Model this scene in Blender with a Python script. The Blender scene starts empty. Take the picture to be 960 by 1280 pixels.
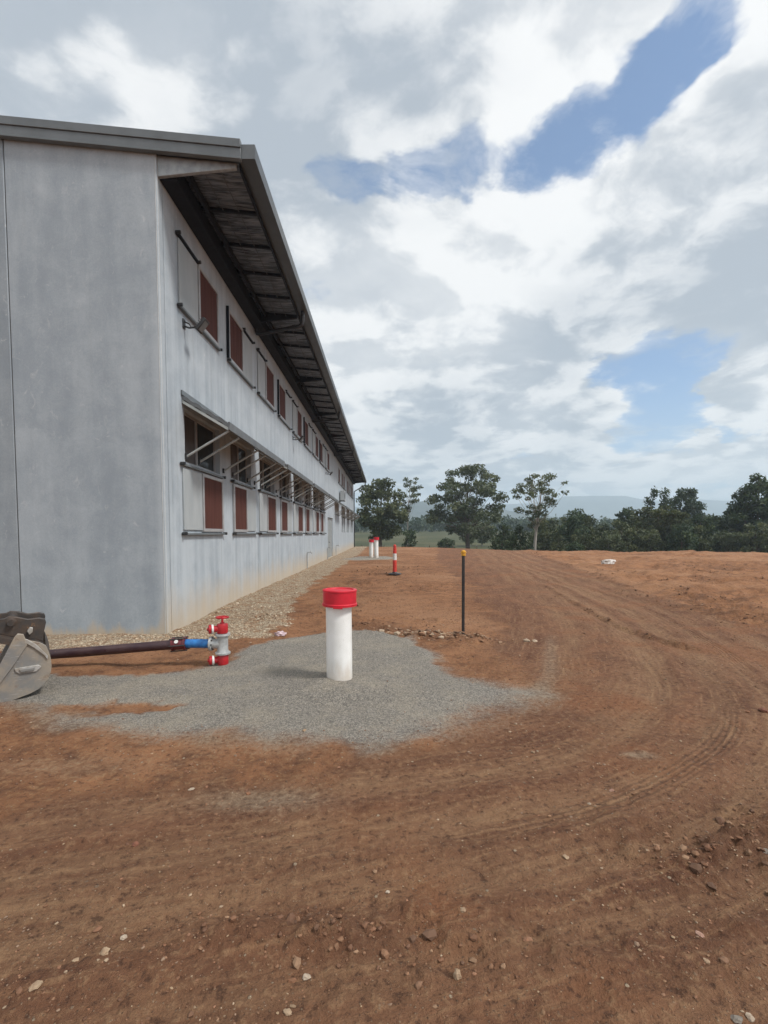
import bpy, bmesh, math, random
import numpy as np
from mathutils import Vector, Matrix
R = math.radians
random.seed(7)
scene = bpy.context.scene
COL = scene.collection

# ------------------------------------------------------------------ camera
CAM_Z = 1.6
cam_d = bpy.data.cameras.new("camera")
cam = bpy.data.objects.new("camera", cam_d)
COL.objects.link(cam)
cam.location = (0, 0, CAM_Z)
cam.rotation_euler = (R(90 - 2.9), 0, 0)
cam_d.sensor_fit = 'VERTICAL'
cam_d.sensor_height = 36
cam_d.lens = 16.875
cam_d.shift_y = 57 / 1280
cam_d.clip_start = 0.05
cam_d.clip_end = 9000
scene.camera = cam
scene.cycles.volume_bounces = 2
scene.cycles.max_bounces = 7
scene.view_settings.view_transform = 'Standard'
scene.view_settings.look = 'None'
scene.view_settings.exposure = 0.36
scene.view_settings.gamma = 1.0

# ------------------------------------------------------------------ node helper
class NT:
    def __init__(s, tree):
        s.t = tree; s.n = tree.nodes; s.l = tree.links
    def new(s, typ, **kw):
        n = s.n.new(typ)
        for k, v in kw.items(): setattr(n, k, v)
        return n
    def put(s, sock, v):
        if v is None: return
        if isinstance(v, bpy.types.NodeSocket): s.l.new(v, sock)
        elif isinstance(v, (tuple, list)):
            v = tuple(v)
            if sock.type == 'RGBA' and len(v) == 3: v = v + (1,)
            sock.default_value = v
        elif sock.type == 'RGBA': sock.default_value = (v, v, v, 1)
        elif sock.type == 'VECTOR': sock.default_value = (v, v, v)
        else: sock.default_value = v
    def math(s, op, a, b=None, c=None, clamp=False):
        n = s.new('ShaderNodeMath', operation=op, use_clamp=clamp)
        for i, v in enumerate((a, b, c)): s.put(n.inputs[i], v)
        return n.outputs[0]
    def vmath(s, op, a, b=None, out=0):
        n = s.new('ShaderNodeVectorMath', operation=op)
        s.put(n.inputs[0], a)
        if b is not None: s.put(n.inputs[3 if op == 'SCALE' else 1], b)
        return n.outputs[out]
    def noise(s, vec, scale, detail=4, rough=0.5, dist=0.0, out=0):
        n = s.new('ShaderNodeTexNoise')
        s.put(n.inputs['Vector'], vec); s.put(n.inputs['Scale'], scale)
        n.inputs['Detail'].default_value = detail; n.inputs['Roughness'].default_value = rough
        n.inputs['Distortion'].default_value = dist
        return n.outputs[out]
    def voro(s, vec, scale, out='Distance', feature='F1', rnd=1.0):
        n = s.new('ShaderNodeTexVoronoi', feature=feature)
        s.put(n.inputs['Vector'], vec); s.put(n.inputs['Scale'], scale)
        n.inputs['Randomness'].default_value = rnd
        return n.outputs[out]
    def smooth(s, v, a, b, lo=0.0, hi=1.0):
        n = s.new('ShaderNodeMapRange', interpolation_type='SMOOTHSTEP')
        s.put(n.inputs['Value'], v); s.put(n.inputs['From Min'], a); s.put(n.inputs['From Max'], b)
        s.put(n.inputs['To Min'], lo); s.put(n.inputs['To Max'], hi)
        return n.outputs[0]
    def mix(s, f, a, b, blend='MIX'):
        n = s.new('ShaderNodeMix', data_type='RGBA', blend_type=blend)
        s.put(n.inputs[0], f); s.put(n.inputs[6], a); s.put(n.inputs[7], b)
        return n.outputs[2]
    def sep(s, v):
        n = s.new('ShaderNodeSeparateXYZ'); s.put(n.inputs[0], v); return n.outputs
    def sepc(s, v):
        n = s.new('ShaderNodeSeparateColor'); s.put(n.inputs[0], v); return n.outputs
    def comb(s, x, y, z):
        n = s.new('ShaderNodeCombineXYZ')
        for i, v in enumerate((x, y, z)): s.put(n.inputs[i], v)
        return n.outputs[0]
    def attr(s, name, out='Color'):
        n = s.new('ShaderNodeAttribute', attribute_name=name); return n.outputs[out]
    def bump(s, h, strength, dist, normal=None):
        n = s.new('ShaderNodeBump')
        s.put(n.inputs['Height'], h); s.put(n.inputs['Strength'], strength); s.put(n.inputs['Distance'], dist)
        s.put(n.inputs['Normal'], normal)
        return n.outputs[0]
    def pos(s):
        return s.new('ShaderNodeNewGeometry').outputs['Position']

# ------------------------------------------------------------------ world: daylight sky with cumulus
SUN_EL, SUN_AZ = 50.0, 114.0           # azimuth clockwise from +Y
CLOUD_WHITE, CLOUD_GREY = (7.9, 7.9, 7.85), (3.5, 3.9, 4.4)
world = bpy.data.worlds.new("World")
scene.world = world
world.use_nodes = True
def build_world():
    w = NT(world.node_tree)
    w.n.clear()
    sky = w.new('ShaderNodeTexSky', sky_type='NISHITA')
    sky.sun_disc = False
    sky.sun_elevation = R(SUN_EL); sky.sun_rotation = R(SUN_AZ)
    sky.altitude = 100; sky.air_density = 1.0; sky.dust_density = 0.6; sky.ozone_density = 1.5
    d = w.vmath('NORMALIZE', w.new('ShaderNodeTexCoord').outputs['Generated'])
    x, y, z = w.sep(d)[:3]
    zc = w.math('MAXIMUM', z, 0.0)
    k = w.math('DIVIDE', 1.0, w.math('ADD', zc, 0.22))
    # cloud-layer coordinates: compressed towards the horizon
    p = w.comb(w.math('MULTIPLY', x, k), w.math('MULTIPLY', y, k), w.math('MULTIPLY', zc, 0.9))
    def dirv(px, py):
        a, b = (px - 480.5) / 600, (697 - py) / 600
        s_, c_ = math.sin(R(2.9)), math.cos(R(2.9))
        return Vector((a, c_ + b * s_, -s_ + b * c_)).normalized()
    warp = w.noise(p, 1.6, 3, 0.5, out=1)
    warpf = w.noise(p, 7.0, 4, 0.6, out=1)
    half = (0.5, 0.5, 0.5)
    wv = w.vmath('SUBTRACT', warp, half); wf = w.vmath('SUBTRACT', warpf, half)
    dw = w.vmath('ADD', d, w.vmath('ADD', w.vmath('SCALE', wv, 0.10), w.vmath('SCALE', wf, 0.07)))
    def blob(px, py, rad, amt):
        dist = w.vmath('DISTANCE', dw, tuple(dirv(px, py)), out=1)
        return w.smooth(dist, rad * 1.5, rad * 0.2, 0.0, amt)
    def total(lst):
        t = None
        for b in lst:
            v = blob(*b)
            t = v if t is None else w.math('ADD', t, v)
        return t
    # breaks between the clouds where blue shows
    gaps = total([(430, 224, .06, .30), (500, 222, .07, .42), (570, 210, .065, .36), (640, 190, .075, .42), (705, 192, .075, .46), (765, 145, .065, .34),
                  (820, 112, .048, .32), (866, 70, .046, .30), (898, 42, .036, .26), (815, 55, .03, .16), (850, 15, .03, .14), (940, 95, .04, -.2),
                  (735, 450, .05, .24), (790, 462, .06, .30), (845, 455, .06, .34), (900, 448, .04, .2), (830, 500, .060, .42), (870, 530, .050, .38), (800, 545, .05, .34), (930, 538, .035, .3), (890, 470, .03, .2), (700, 330, .03, .15)])
    body = total([(700, 70, .16, .12), (600, 300, .28, .14), (860, 290, .26, .14), (200, 60, .6, .12), (790, 520, .04, .10), (915, 492, .05, .34), (860, 570, .03, .18), (930, 560, .03, .15), (865, 568, .02, .2), (800, 575, .025, .12), (560, 520, .2, .14)])
    pw = w.vmath('ADD', w.vmath('ADD', p, w.vmath('SCALE', wv, 0.30)), w.vmath('SCALE', wf, 0.06))
    def field(v):
        n = w.noise(v, 2.3, 7, 0.58)
        bil = w.voro(v, 5.0, 'Distance', 'SMOOTH_F1')
        bil2 = w.voro(v, 13.0, 'Distance', 'SMOOTH_F1')
        return w.math('ADD', w.math('MULTIPLY', n, 1.5), w.math('ADD', w.math('MULTIPLY', bil, -0.28), w.math('MULTIPLY', bil2, -0.13)))
    f0 = field(pw)
    f1 = field(w.vmath('ADD', pw, (0.07, -0.04, 0.10)))
    dens = w.math('SUBTRACT', w.math('ADD', w.math('ADD', f0, body), 0.10), gaps)
    cover = w.smooth(dens, 0.38, 0.60)
    veil = w.smooth(w.math('ADD', w.noise(w.vmath('ADD', pw, (3.1, 1.7, 0.4)), 6.0, 6, 0.62), w.math('MULTIPLY', dens, 0.45)), 0.54, 0.90, 0.0, 0.6)
    cover = w.math('MAXIMUM', cover, veil)
    lit = w.smooth(w.math('SUBTRACT', f0, f1), -0.14, 0.16)
    thick = w.smooth(dens, 0.55, 1.05)
    grey = total([(280, 40, .42, .34), (90, 40, .35, .26), (420, 165, .17, .26), (560, 150, .12, .14), (870, 300, .20, .20), (760, 390, .16, .26), (930, 380, .12, .24),
                  (560, 480, .16, .12), (640, 545, .18, .24), (520, 590, .22, .22), (690, 440, .10, .14), (880, 515, .06, .25), (720, 60, .16, -.22), (340, 300, .3, -.20), (760, 250, .12, -.22), (560, 300, .2, -.25), (200, 110, .10, -.25), (640, 460, .12, -.12)])
    n2 = w.noise(w.vmath('MULTIPLY', pw, (1, 1, 2.2)), 4.2, 7, 0.60)
    n3 = w.noise(pw, 1.3, 3, 0.5)
    shade = w.math('ADD', grey, w.math('ADD', w.math('MULTIPLY', w.math('SUBTRACT', n2, 0.5), 0.55), w.math('MULTIPLY', w.math('SUBTRACT', n3, 0.5), 1.0)))
    shade = w.math('ADD', shade, w.math('MULTIPLY', thick, 0.20))
    shade = w.math('SUBTRACT', shade, w.math('MULTIPLY', lit, 0.74))
    shade = w.smooth(shade, -0.66, 0.58)
    ccol = w.mix(shade, CLOUD_WHITE, CLOUD_GREY)
    blue = w.mix(1.0, sky.outputs[0], (0.88, 1.06, 1.20), 'MULTIPLY')
    blue = w.mix(w.smooth(z, 0.30, 0.02, 0.10, 0.75), blue, (4.0, 5.0, 6.2))
    col = w.mix(cover, blue, ccol)
    col = w.mix(w.smooth(z, 0.14, 0.0, 0.0, 0.35), col, (5.0, 5.6, 6.2))
    bg = w.new('ShaderNodeBackground')
    w.put(bg.inputs['Color'], col); bg.inputs['Strength'].default_value = 0.1
    out = w.new('ShaderNodeOutputWorld')
    w.l.new(bg.outputs[0], out.inputs[0])
build_world()

sun_d = bpy.data.lights.new("sun", 'SUN')
sun_d.energy = 2.6
sun_d.angle = R(11)
sun_d.color = (1.0, 0.965, 0.92)
sun = bpy.data.objects.new("sun", sun_d)
COL.objects.link(sun)
sdir = Vector((math.sin(R(SUN_AZ)) * math.cos(R(SUN_EL)), math.cos(R(SUN_AZ)) * math.cos(R(SUN_EL)), math.sin(R(SUN_EL))))
sun.rotation_euler = sdir.to_track_quat('Z', 'Y').to_euler()
sun.location = sdir * 60

# ------------------------------------------------------------------ mesh helpers
class MB:
    def __init__(s): s.v = []; s.f = []
    def add(s, vs, fs):
        o = len(s.v); s.v += [tuple(v) for v in vs]; s.f += [tuple(i + o for i in f) for f in fs]; return s
    def box(s, x0, x1, y0, y1, z0, z1):
        vs = [(x, y, z) for x in (x0, x1) for y in (y0, y1) for z in (z0, z1)]
        return s.add(vs, [(0, 1, 3, 2), (4, 6, 7, 5), (0, 4, 5, 1), (2, 3, 7, 6), (0, 2, 6, 4), (1, 5, 7, 3)])
    def prism(s, poly, axis, a, b):
        n = len(poly)
        def P(u, v, w):
            return {'x': (w, u, v), 'y': (u, w, v), 'z': (u, v, w)}[axis]
        vs = [P(u, v, a) for u, v in poly] + [P(u, v, b) for u, v in poly]
        fs = [tuple(range(n))[::-1], tuple(range(n, 2 * n))] + [(i, (i + 1) % n, n + (i + 1) % n, n + i) for i in range(n)]
        return s.add(vs, fs)
    def path(s, pts, rad, n=8, caps=True):
        pts = [Vector(p) for p in pts]
        if not isinstance(rad, (list, tuple)): rad = [rad] * len(pts)
        rings = []; prev = None
        for i, p in enumerate(pts):
            t = (pts[min(i + 1, len(pts) - 1)] - pts[max(i - 1, 0)]).normalized()
            if prev is None:
                a = t.orthogonal().normalized()
            else:
                a = (prev - t * prev.dot(t))
                a = a.normalized() if a.length > 1e-6 else t.orthogonal().normalized()
            prev = a; b = t.cross(a)
            rings.append([p + (a * math.cos(2 * math.pi * k / n) + b * math.sin(2 * math.pi * k / n)) * rad[i] for k in range(n)])
        vs = [v for r in rings for v in r]
        fs = [(i * n + k, i * n + (k + 1) % n, (i + 1) * n + (k + 1) % n, (i + 1) * n + k) for i in range(len(pts) - 1) for k in range(n)]
        if caps: fs += [tuple(range(n))[::-1], tuple(range((len(pts) - 1) * n, len(pts) * n))]
        return s.add(vs, fs)
    def lathe(s, prof, c=(0, 0, 0), axis=(0, 0, 1), n=28):
        ax = Vector(axis).normalized(); a = ax.orthogonal().normalized(); b = ax.cross(a); c = Vector(c)
        vs = [c + ax * h + (a * math.cos(2 * math.pi * k / n) + b * math.sin(2 * math.pi * k / n)) * r for r, h in prof for k in range(n)]
        m = len(prof)
        fs = [(i * n + k, i * n + (k + 1) % n, (i + 1) * n + (k + 1) % n, (i + 1) * n + k) for i in range(m - 1) for k in range(n)]
        fs += [tuple(range(n))[::-1], tuple(range((m - 1) * n, m * n))]
        return s.add(vs, fs)
    def mesh(s, name, mat=None, smooth=True, ang=35):
        me = bpy.data.meshes.new(name)
        me.from_pydata(s.v, [], s.f)
        bm = bmesh.new(); bm.from_mesh(me); bmesh.ops.recalc_face_normals(bm, faces=bm.faces); bm.to_mesh(me); bm.free()
        if mat: me.materials.append(mat)
        if smooth:
            me.shade_smooth(); me.set_sharp_from_angle(angle=R(ang))
        return me
    def build(s, name, mat, parent=None, smooth=True, ang=35, bevel=0):
        o = link(name, s.mesh(name, mat, smooth, ang), parent)
        if bevel:
            m = o.modifiers.new("bevel", 'BEVEL'); m.width = bevel; m.segments = 2; m.limit_method = 'ANGLE'; m.angle_limit = R(40)
        return o

def link(name, me, parent=None):
    o = bpy.data.objects.new(name, me); COL.objects.link(o)
    if parent is not None:
        o.parent = parent
        o.matrix_parent_inverse = Matrix.Identity(4)
        if parent.parent is None and parent.get('_base') is not None: pass
    return o
def tag(o, label=None, cat=None, group=None, kind=None):
    if label: o['label'] = label
    if cat: o['category'] = cat
    if group: o['group'] = group
    if kind: o['kind'] = kind
    return o
def thing(name, label, cat, loc=(0, 0, 0), rz=0, group=None):
    o = link(name, None); o.location = loc; o.rotation_euler = (0, 0, rz); o.empty_display_size = 0.2
    return tag(o, label, cat, group)
def copy_tree(o, parent=None):
    c = o.copy(); COL.objects.link(c); c.parent = parent
    for ch in list(o.children): copy_tree(ch, c)
    return c

# ------------------------------------------------------------------ materials
def mat(name, col, col2=None, rough=0.6, metal=0.0, scale=6.0, bump=0.0, bscale=60.0, stretch=(1, 1, 1), spec=0.5, spots=None, coord='pos', rng=(0.35, 0.68)):
    m = bpy.data.materials.new(name); m.use_nodes = True
    t = NT(m.node_tree); b = t.n['Principled BSDF']
    P = t.pos() if coord == 'pos' else t.new('ShaderNodeTexCoord').outputs['Object']
    Ps = t.vmath('MULTIPLY', P, stretch)
    c = t.mix(t.smooth(t.noise(Ps, scale, 6, 0.6), rng[0], rng[1]), col, col2 or tuple(x * 0.75 for x in col))
    if spots:
        scol, sscale, thr = spots
        c = t.mix(t.smooth(t.noise(P, sscale, 5, 0.65), thr, thr + 0.08), c, scol)
    t.put(b.inputs['Base Color'], c)
    t.put(b.inputs['Roughness'], t.math('ADD', t.math('MULTIPLY', t.noise(P, scale * 2.3, 3), 0.2), rough - 0.1))
    b.inputs['Metallic'].default_value = metal
    b.inputs['Specular IOR Level'].default_value = spec
    if bump: t.put(b.inputs['Normal'], t.bump(t.noise(Ps, bscale, 4, 0.6), bump, 0.01))
    return m

def concrete_mat(name, tint=1.0):
    m = bpy.data.materials.new(name); m.use_nodes = True
    t = NT(m.node_tree); b = t.n['Principled BSDF']
    P = t.pos(); x, y, z = t.sep(P)[:3]
    big = t.noise(P, 0.55, 5, 0.6)
    mid = t.noise(P, 2.2, 6, 0.65, 0.6)
    streak = t.noise(t.vmath('MULTIPLY', P, (5.0, 5.0, 0.22)), 1.0, 5, 0.6)
    fine = t.noise(P, 45, 4, 0.7)
    side = t.smooth(x, -3.70, -3.55)
    v = t.math('ADD', t.math('MULTIPLY', big, 0.22), t.math('MULTIPLY', mid, 0.34))
    v = t.math('ADD', v, t.math('ADD', t.math('MULTIPLY', t.mix(side, t.noise(t.vmath('MULTIPLY', P, (2.6, 2.6, 0.5)), 1.0, 6, 0.65), streak), t.math('ADD', 0.34, t.math('MULTIPLY', side, 0.14))), t.math('MULTIPLY', fine, 0.20)))
    v = t.smooth(v, 0.40, 0.76)
    c = t.mix(v, tuple(tint * q for q in (0.262, 0.303, 0.340)), tuple(tint * q for q in (0.415, 0.46, 0.492)))
    # scattered pale scuffs from the casting bed
    sc = t.noise(t.vmath('MULTIPLY', P, (1, 1, 0.7)), 7.0, 7, 0.72, 1.2)
    c = t.mix(t.smooth(sc, 0.58, 0.72, 0, 0.55), c, (0.53, 0.55, 0.56))
    # dark vertical run marks
    run = t.noise(t.vmath('MULTIPLY', P, (14, 14, 0.35)), 1.0, 3, 0.5)
    c = t.mix(t.math('MULTIPLY', t.smooth(run, 0.60, 0.75, 0, 0.30), t.math('ADD', t.math('MULTIPLY', side, 0.75), 0.25)), c, (0.20, 0.215, 0.205))
    # mud splashed up from the ground
    sp = t.math('ADD', z, t.math('MULTIPLY', t.math('SUBTRACT', t.noise(t.vmath('MULTIPLY', P, (2.5, 2.5, 0.6)), 1.0, 5, 0.65), 0.5), 0.9))
    mud = t.smooth(sp, t.math('ADD', 0.14, t.math('MULTIPLY', side, 0.75)), -0.05)
    c = t.mix(t.math('MULTIPLY', mud, 0.75), c, (0.50, 0.395, 0.265))
    t.put(b.inputs['Base Color'], c)
    t.put(b.inputs['Roughness'], t.smooth(mid, 0.3, 0.7, 0.62, 0.85))
    h = t.math('ADD', t.math('MULTIPLY', mid, 0.6), t.math('MULTIPLY', fine, 0.12))
    pin = t.smooth(t.voro(P, 9.0), 0.05, 0.02)
    h = t.math('SUBTRACT', h, t.math('MULTIPLY', pin, 0.3))
    t.put(b.inputs['Normal'], t.bump(h, 0.25, 0.02))
    return m

M = {}
M['concrete'] = concrete_mat('precast_concrete')
M['concrete3'] = concrete_mat('sunlit_precast_concrete', 1.06)  # same concrete, lightened so the colour carries sun on the long wall
M['concrete2'] = concrete_mat('rougher_precast_concrete', 0.82)
M['chamfer'] = mat('pale_concrete_edge', (0.55, 0.56, 0.55), (0.42, 0.43, 0.42), rough=0.75, scale=5)
M['sealant'] = mat('joint_sealant', (0.10, 0.10, 0.10), rough=0.8)
M['fascia'] = mat('grey_painted_steel', (0.130, 0.146, 0.155), (0.105, 0.118, 0.125), rough=0.42, scale=2.5)
M['gutter'] = mat('shaded_gutter_steel', (0.062, 0.068, 0.071), (0.050, 0.056, 0.059), rough=0.4, scale=2.0)  # fascia grey, darkened to stand for the unlit gutter underside
M['gal'] = mat('galvanised_steel', (0.36, 0.38, 0.39), (0.25, 0.27, 0.28), rough=0.5, metal=0.35, scale=9)
M['darksteel'] = mat('dark_and_shaded_steel', (0.011, 0.013, 0.019), (0.007, 0.008, 0.012), rough=0.6, spec=0.2)  # dark steel, taken near black to carry the shade under the eave
M['dull_wire'] = mat('dull_wire', (0.12, 0.125, 0.13), (0.08, 0.085, 0.09), rough=0.6)
M['black'] = mat('black_plastic', (0.018, 0.018, 0.020), (0.03, 0.03, 0.03), rough=0.45, scale=12)
M['alum'] = mat('pale_aluminium_frame', (0.42, 0.42, 0.42), (0.34, 0.34, 0.345), rough=0.45, metal=0.2, scale=5)
M['strut'] = mat('pale_steel_strut', (0.40, 0.42, 0.41), (0.30, 0.32, 0.31), rough=0.5, scale=7)
M['shutter'] = mat('pale_grey_panel', (0.385, 0.41, 0.415), (0.33, 0.36, 0.37), rough=0.6, scale=3, stretch=(1, 1, .3))
M['awning'] = mat('grey_awning_sheet', (0.12, 0.127, 0.13), (0.09, 0.095, 0.10), rough=0.5, scale=4)
M['reveal'] = mat('grey_reveal', (0.20, 0.21, 0.21), rough=0.7)
M['door'] = mat('grey_painted_door', (0.30, 0.32, 0.32), (0.25, 0.27, 0.27), rough=0.5, scale=3)
M['white_pvc'] = mat('white_pvc', (0.86, 0.86, 0.84), (0.78, 0.78, 0.75), rough=0.35, scale=4, spots=((0.55, 0.47, 0.38), 14, 0.70))
M['white_paint'] = mat('white_paint', (0.74, 0.73, 0.70), (0.62, 0.61, 0.58), rough=0.5, scale=20)
def dusty_pipe():
    m = M['white_pvc']; t = NT(m.node_tree); b = t.n['Principled BSDF']
    src = b.inputs['Base Color'].links[0].from_socket
    P = t.pos(); z = t.sep(P)[2]
    n = t.noise(t.vmath('MULTIPLY', P, (9, 9, 3)), 1.0, 5, 0.65)
    f = t.smooth(t.math('ADD', z, t.math('MULTIPLY', t.math('SUBTRACT', n, 0.5), 0.5)), 0.30, 0.0, 0, 0.55)
    c = t.mix(f, src, (0.50, 0.40, 0.30))
    scr = t.noise(t.vmath('MULTIPLY', P, (30, 30, 5)), 1.0, 4, 0.7)
    c = t.mix(t.smooth(scr, 0.64, 0.72, 0, 0.35), c, (0.50, 0.47, 0.43))
    t.put(b.inputs['Base Color'], c)
dusty_pipe()
M['red_cap'] = mat('red_plastic', (0.62, 0.016, 0.035), (0.50, 0.012, 0.028), rough=0.42, scale=9, spots=((0.62, 0.22, 0.20), 26, 0.70))
M['red_paint'] = mat('red_enamel', (0.46, 0.015, 0.022), (0.34, 0.012, 0.018), rough=0.35, scale=20, spots=((0.25, 0.10, 0.07), 40, 0.68))
M['bollard_red'] = mat('orange_red_plastic', (0.62, 0.045, 0.03), (0.50, 0.035, 0.025), rough=0.45, scale=10)
M['yellow'] = mat('yellow_plastic', (0.70, 0.36, 0.02), (0.58, 0.28, 0.02), rough=0.4, scale=20)
M['maroon'] = mat('dark_maroon_pipe_coating', (0.040, 0.017, 0.022), (0.065, 0.035, 0.036), rough=0.32, scale=7, spots=((0.16, 0.09, 0.06), 18, 0.66))
M['maroon_red'] = mat('dull_red_coupling', (0.15, 0.022, 0.028), (0.09, 0.018, 0.022), rough=0.4, scale=25)
M['blue'] = mat('blue_ductile_pipe_coating', (0.03, 0.20, 0.52), (0.022, 0.13, 0.38), rough=0.45, scale=18, spots=((0.03, 0.05, 0.10), 15, 0.66))
M['iron'] = mat('dark_iron_bolts', (0.05, 0.045, 0.045), rough=0.5)
M['pale_metal'] = mat('pale_grey_cast_metal', (0.50, 0.51, 0.50), (0.36, 0.37, 0.37), rough=0.42, metal=0.25, scale=18, bump=0.1, bscale=90)
M['litter'] = mat('pinkish_litter', (0.62, 0.48, 0.50), (0.45, 0.33, 0.36), rough=0.5, scale=30)
M['white_plastic'] = mat('dusty_white_plastic', (0.62, 0.58, 0.54), (0.48, 0.42, 0.37), rough=0.6, scale=6)
M['silt'] = mat('black_sediment_fabric', (0.012, 0.012, 0.013), (0.02, 0.02, 0.02), rough=0.8)
M['timber'] = mat('weathered_timber', (0.16, 0.13, 0.10), (0.10, 0.08, 0.06), rough=0.85, stretch=(6, 6, .6))

def worn_steel():
    m = bpy.data.materials.new('worn_bucket_steel'); m.use_nodes = True
    t = NT(m.node_tree); b = t.n['Principled BSDF']; P = t.pos()
    n = t.noise(P, 4.5, 7, 0.62, 0.5); f = t.noise(P, 26, 5, 0.65)
    c = t.mix(t.smooth(n, 0.38, 0.62), (0.20, 0.195, 0.185), (0.30, 0.255, 0.20))
    c = t.mix(t.smooth(t.noise(P, 9, 5, .65), 0.58, 0.70, 0, .6), c, (0.16, 0.09, 0.055))
    scr = t.noise(t.vmath('MULTIPLY', P, (6, 6, 60)), 1.0, 4, 0.6)
    c = t.mix(t.smooth(scr, 0.60, 0.72, 0, 0.5), c, (0.42, 0.41, 0.39))
    t.put(b.inputs['Base Color'], c); b.inputs['Metallic'].default_value = 0.15
    t.put(b.inputs['Roughness'], t.smooth(f, 0.3, 0.7, 0.45, 0.72))
    t.put(b.inputs['Normal'], t.bump(f, 0.3, 0.006))
    return m
M['bucket'] = worn_steel()
M['bucket_dark'] = mat('dark_oily_steel', (0.035, 0.033, 0.032), (0.075, 0.05, 0.035), rough=0.5, scale=7, spots=((0.17, 0.09, 0.045), 9, 0.60), bump=0.3, bscale=30)
M['bucket_edge'] = mat('rubbed_bright_steel', (0.44, 0.43, 0.41), (0.30, 0.27, 0.23), rough=0.45, metal=0.2, scale=12)

def screen_mat():
    m = bpy.data.materials.new('red_brown_screen_mesh'); m.use_nodes = True
    t = NT(m.node_tree); b = t.n['Principled BSDF']; P = t.pos()
    x, y, z = t.sep(P)[:3]
    n = t.noise(t.vmath('MULTIPLY', P, (4, 9, 0.5)), 1.0, 4, 0.6)
    c = t.mix(t.smooth(n, 0.3, 0.7), (0.072, 0.026, 0.020), (0.108, 0.042, 0.032))
    line = t.math('FRACT', t.math('MULTIPLY', y, 18.0))
    c = t.mix(t.smooth(line, 0.10, 0.02, 0, .5), c, (0.06, 0.024, 0.02))
    t.put(b.inputs['Base Color'], c); b.inputs['Roughness'].default_value = 0.75; b.inputs['Specular IOR Level'].default_value = 0.15
    w = t.math('MULTIPLY', t.math('SINE', t.math('MULTIPLY', y, 900.0)), t.math('SINE', t.math('MULTIPLY', z, 900.0)))
    t.put(b.inputs['Normal'], t.bump(w, 0.2, 0.001))
    return m
M['screen'] = screen_mat()
def glass_mat():
    m = bpy.data.materials.new('dark_window_glass'); m.use_nodes = True
    t = NT(m.node_tree); b = t.n['Principled BSDF']
    t.put(b.inputs['Base Color'], t.mix(t.noise(t.pos(), 2.0, 3), (0.010, 0.013, 0.015), (0.022, 0.026, 0.027)))
    b.inputs['Roughness'].default_value = 0.12; b.inputs['Specular IOR Level'].default_value = 0.35
    return m
M['glass'] = glass_mat()
M['blind'] = mat('brown_grey_inner_panel', (0.095, 0.082, 0.076), (0.065, 0.056, 0.052), rough=0.55, scale=3, stretch=(1, 2, .4))
def foil_mat():
    m = bpy.data.materials.new('crinkled_insulation_foil'); m.use_nodes = True
    t = NT(m.node_tree); b = t.n['Principled BSDF']; P = t.pos()
    n = t.noise(t.vmath('MULTIPLY', P, (1.3, 9, 1)), 1.5, 6, 0.65, 1.0)
    n2 = t.noise(t.vmath('MULTIPLY', P, (2.0, 22, 1)), 1.0, 5, 0.6, 0.8)
    t.put(b.inputs['Base Color'], t.mix(t.smooth(n2, 0.35, 0.65), (0.035, 0.040, 0.046), (0.27, 0.29, 0.31)))
    b.inputs['Metallic'].default_value = 0.7; b.inputs['Roughness'].default_value = 0.42
    t.put(b.inputs['Normal'], t.bump(t.math('ADD', n, t.math('MULTIPLY', n2, 0.6)), 0.8, 0.10))
    return m
M['foil'] = foil_mat()

def leaf_mat(name, c1, c2, c3):
    m = bpy.data.materials.new(name); m.use_nodes = True
    t = NT(m.node_tree); b = t.n['Principled BSDF']
    a = t.attr('tint', 'Fac')
    c = t.mix(t.smooth(a, 0.0, 0.6), c1, c2)
    c = t.mix(t.smooth(a, 0.6, 1.0), c, c3)
    t.put(b.inputs['Base Color'], c); b.inputs['Roughness'].default_value = 0.55; b.inputs['Specular IOR Level'].default_value = 0.3
    tr = t.new('ShaderNodeBsdfTranslucent'); t.put(tr.inputs['Color'], t.mix(1.0, c, (1.0, 1.15, 0.6), 'MULTIPLY'))
    mx = t.new('ShaderNodeMixShader'); mx.inputs[0].default_value = 0.22
    t.l.new(b.outputs[0], mx.inputs[1]); t.l.new(tr.outputs[0], mx.inputs[2])
    t.l.new(mx.outputs[0], t.n['Material Output'].inputs[0])
    return m
M['leaf_gum'] = leaf_mat('grey_green_gum_leaves', (0.055, 0.070, 0.038), (0.105, 0.124, 0.068), (0.18, 0.192, 0.105))
M['leaf_dark'] = leaf_mat('dark_green_leaves', (0.028, 0.048, 0.026), (0.056, 0.084, 0.041), (0.11, 0.138, 0.064))
M['leaf_olive'] = leaf_mat('olive_leaves', (0.050, 0.064, 0.032), (0.092, 0.108, 0.052), (0.16, 0.165, 0.078))
M['leaf_bright'] = leaf_mat('yellow_green_leaves', (0.050, 0.062, 0.026), (0.080, 0.092, 0.035), (0.13, 0.135, 0.055))
M['bark_pale'] = mat('pale_gum_bark', (0.40, 0.37, 0.33), (0.24, 0.21, 0.18), rough=0.8, scale=2.0, stretch=(2, 2, .5))
M['bark_brown'] = mat('brown_bark', (0.13, 0.095, 0.075), (0.07, 0.055, 0.045), rough=0.9, scale=3.0, stretch=(2, 2, .5))

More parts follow.
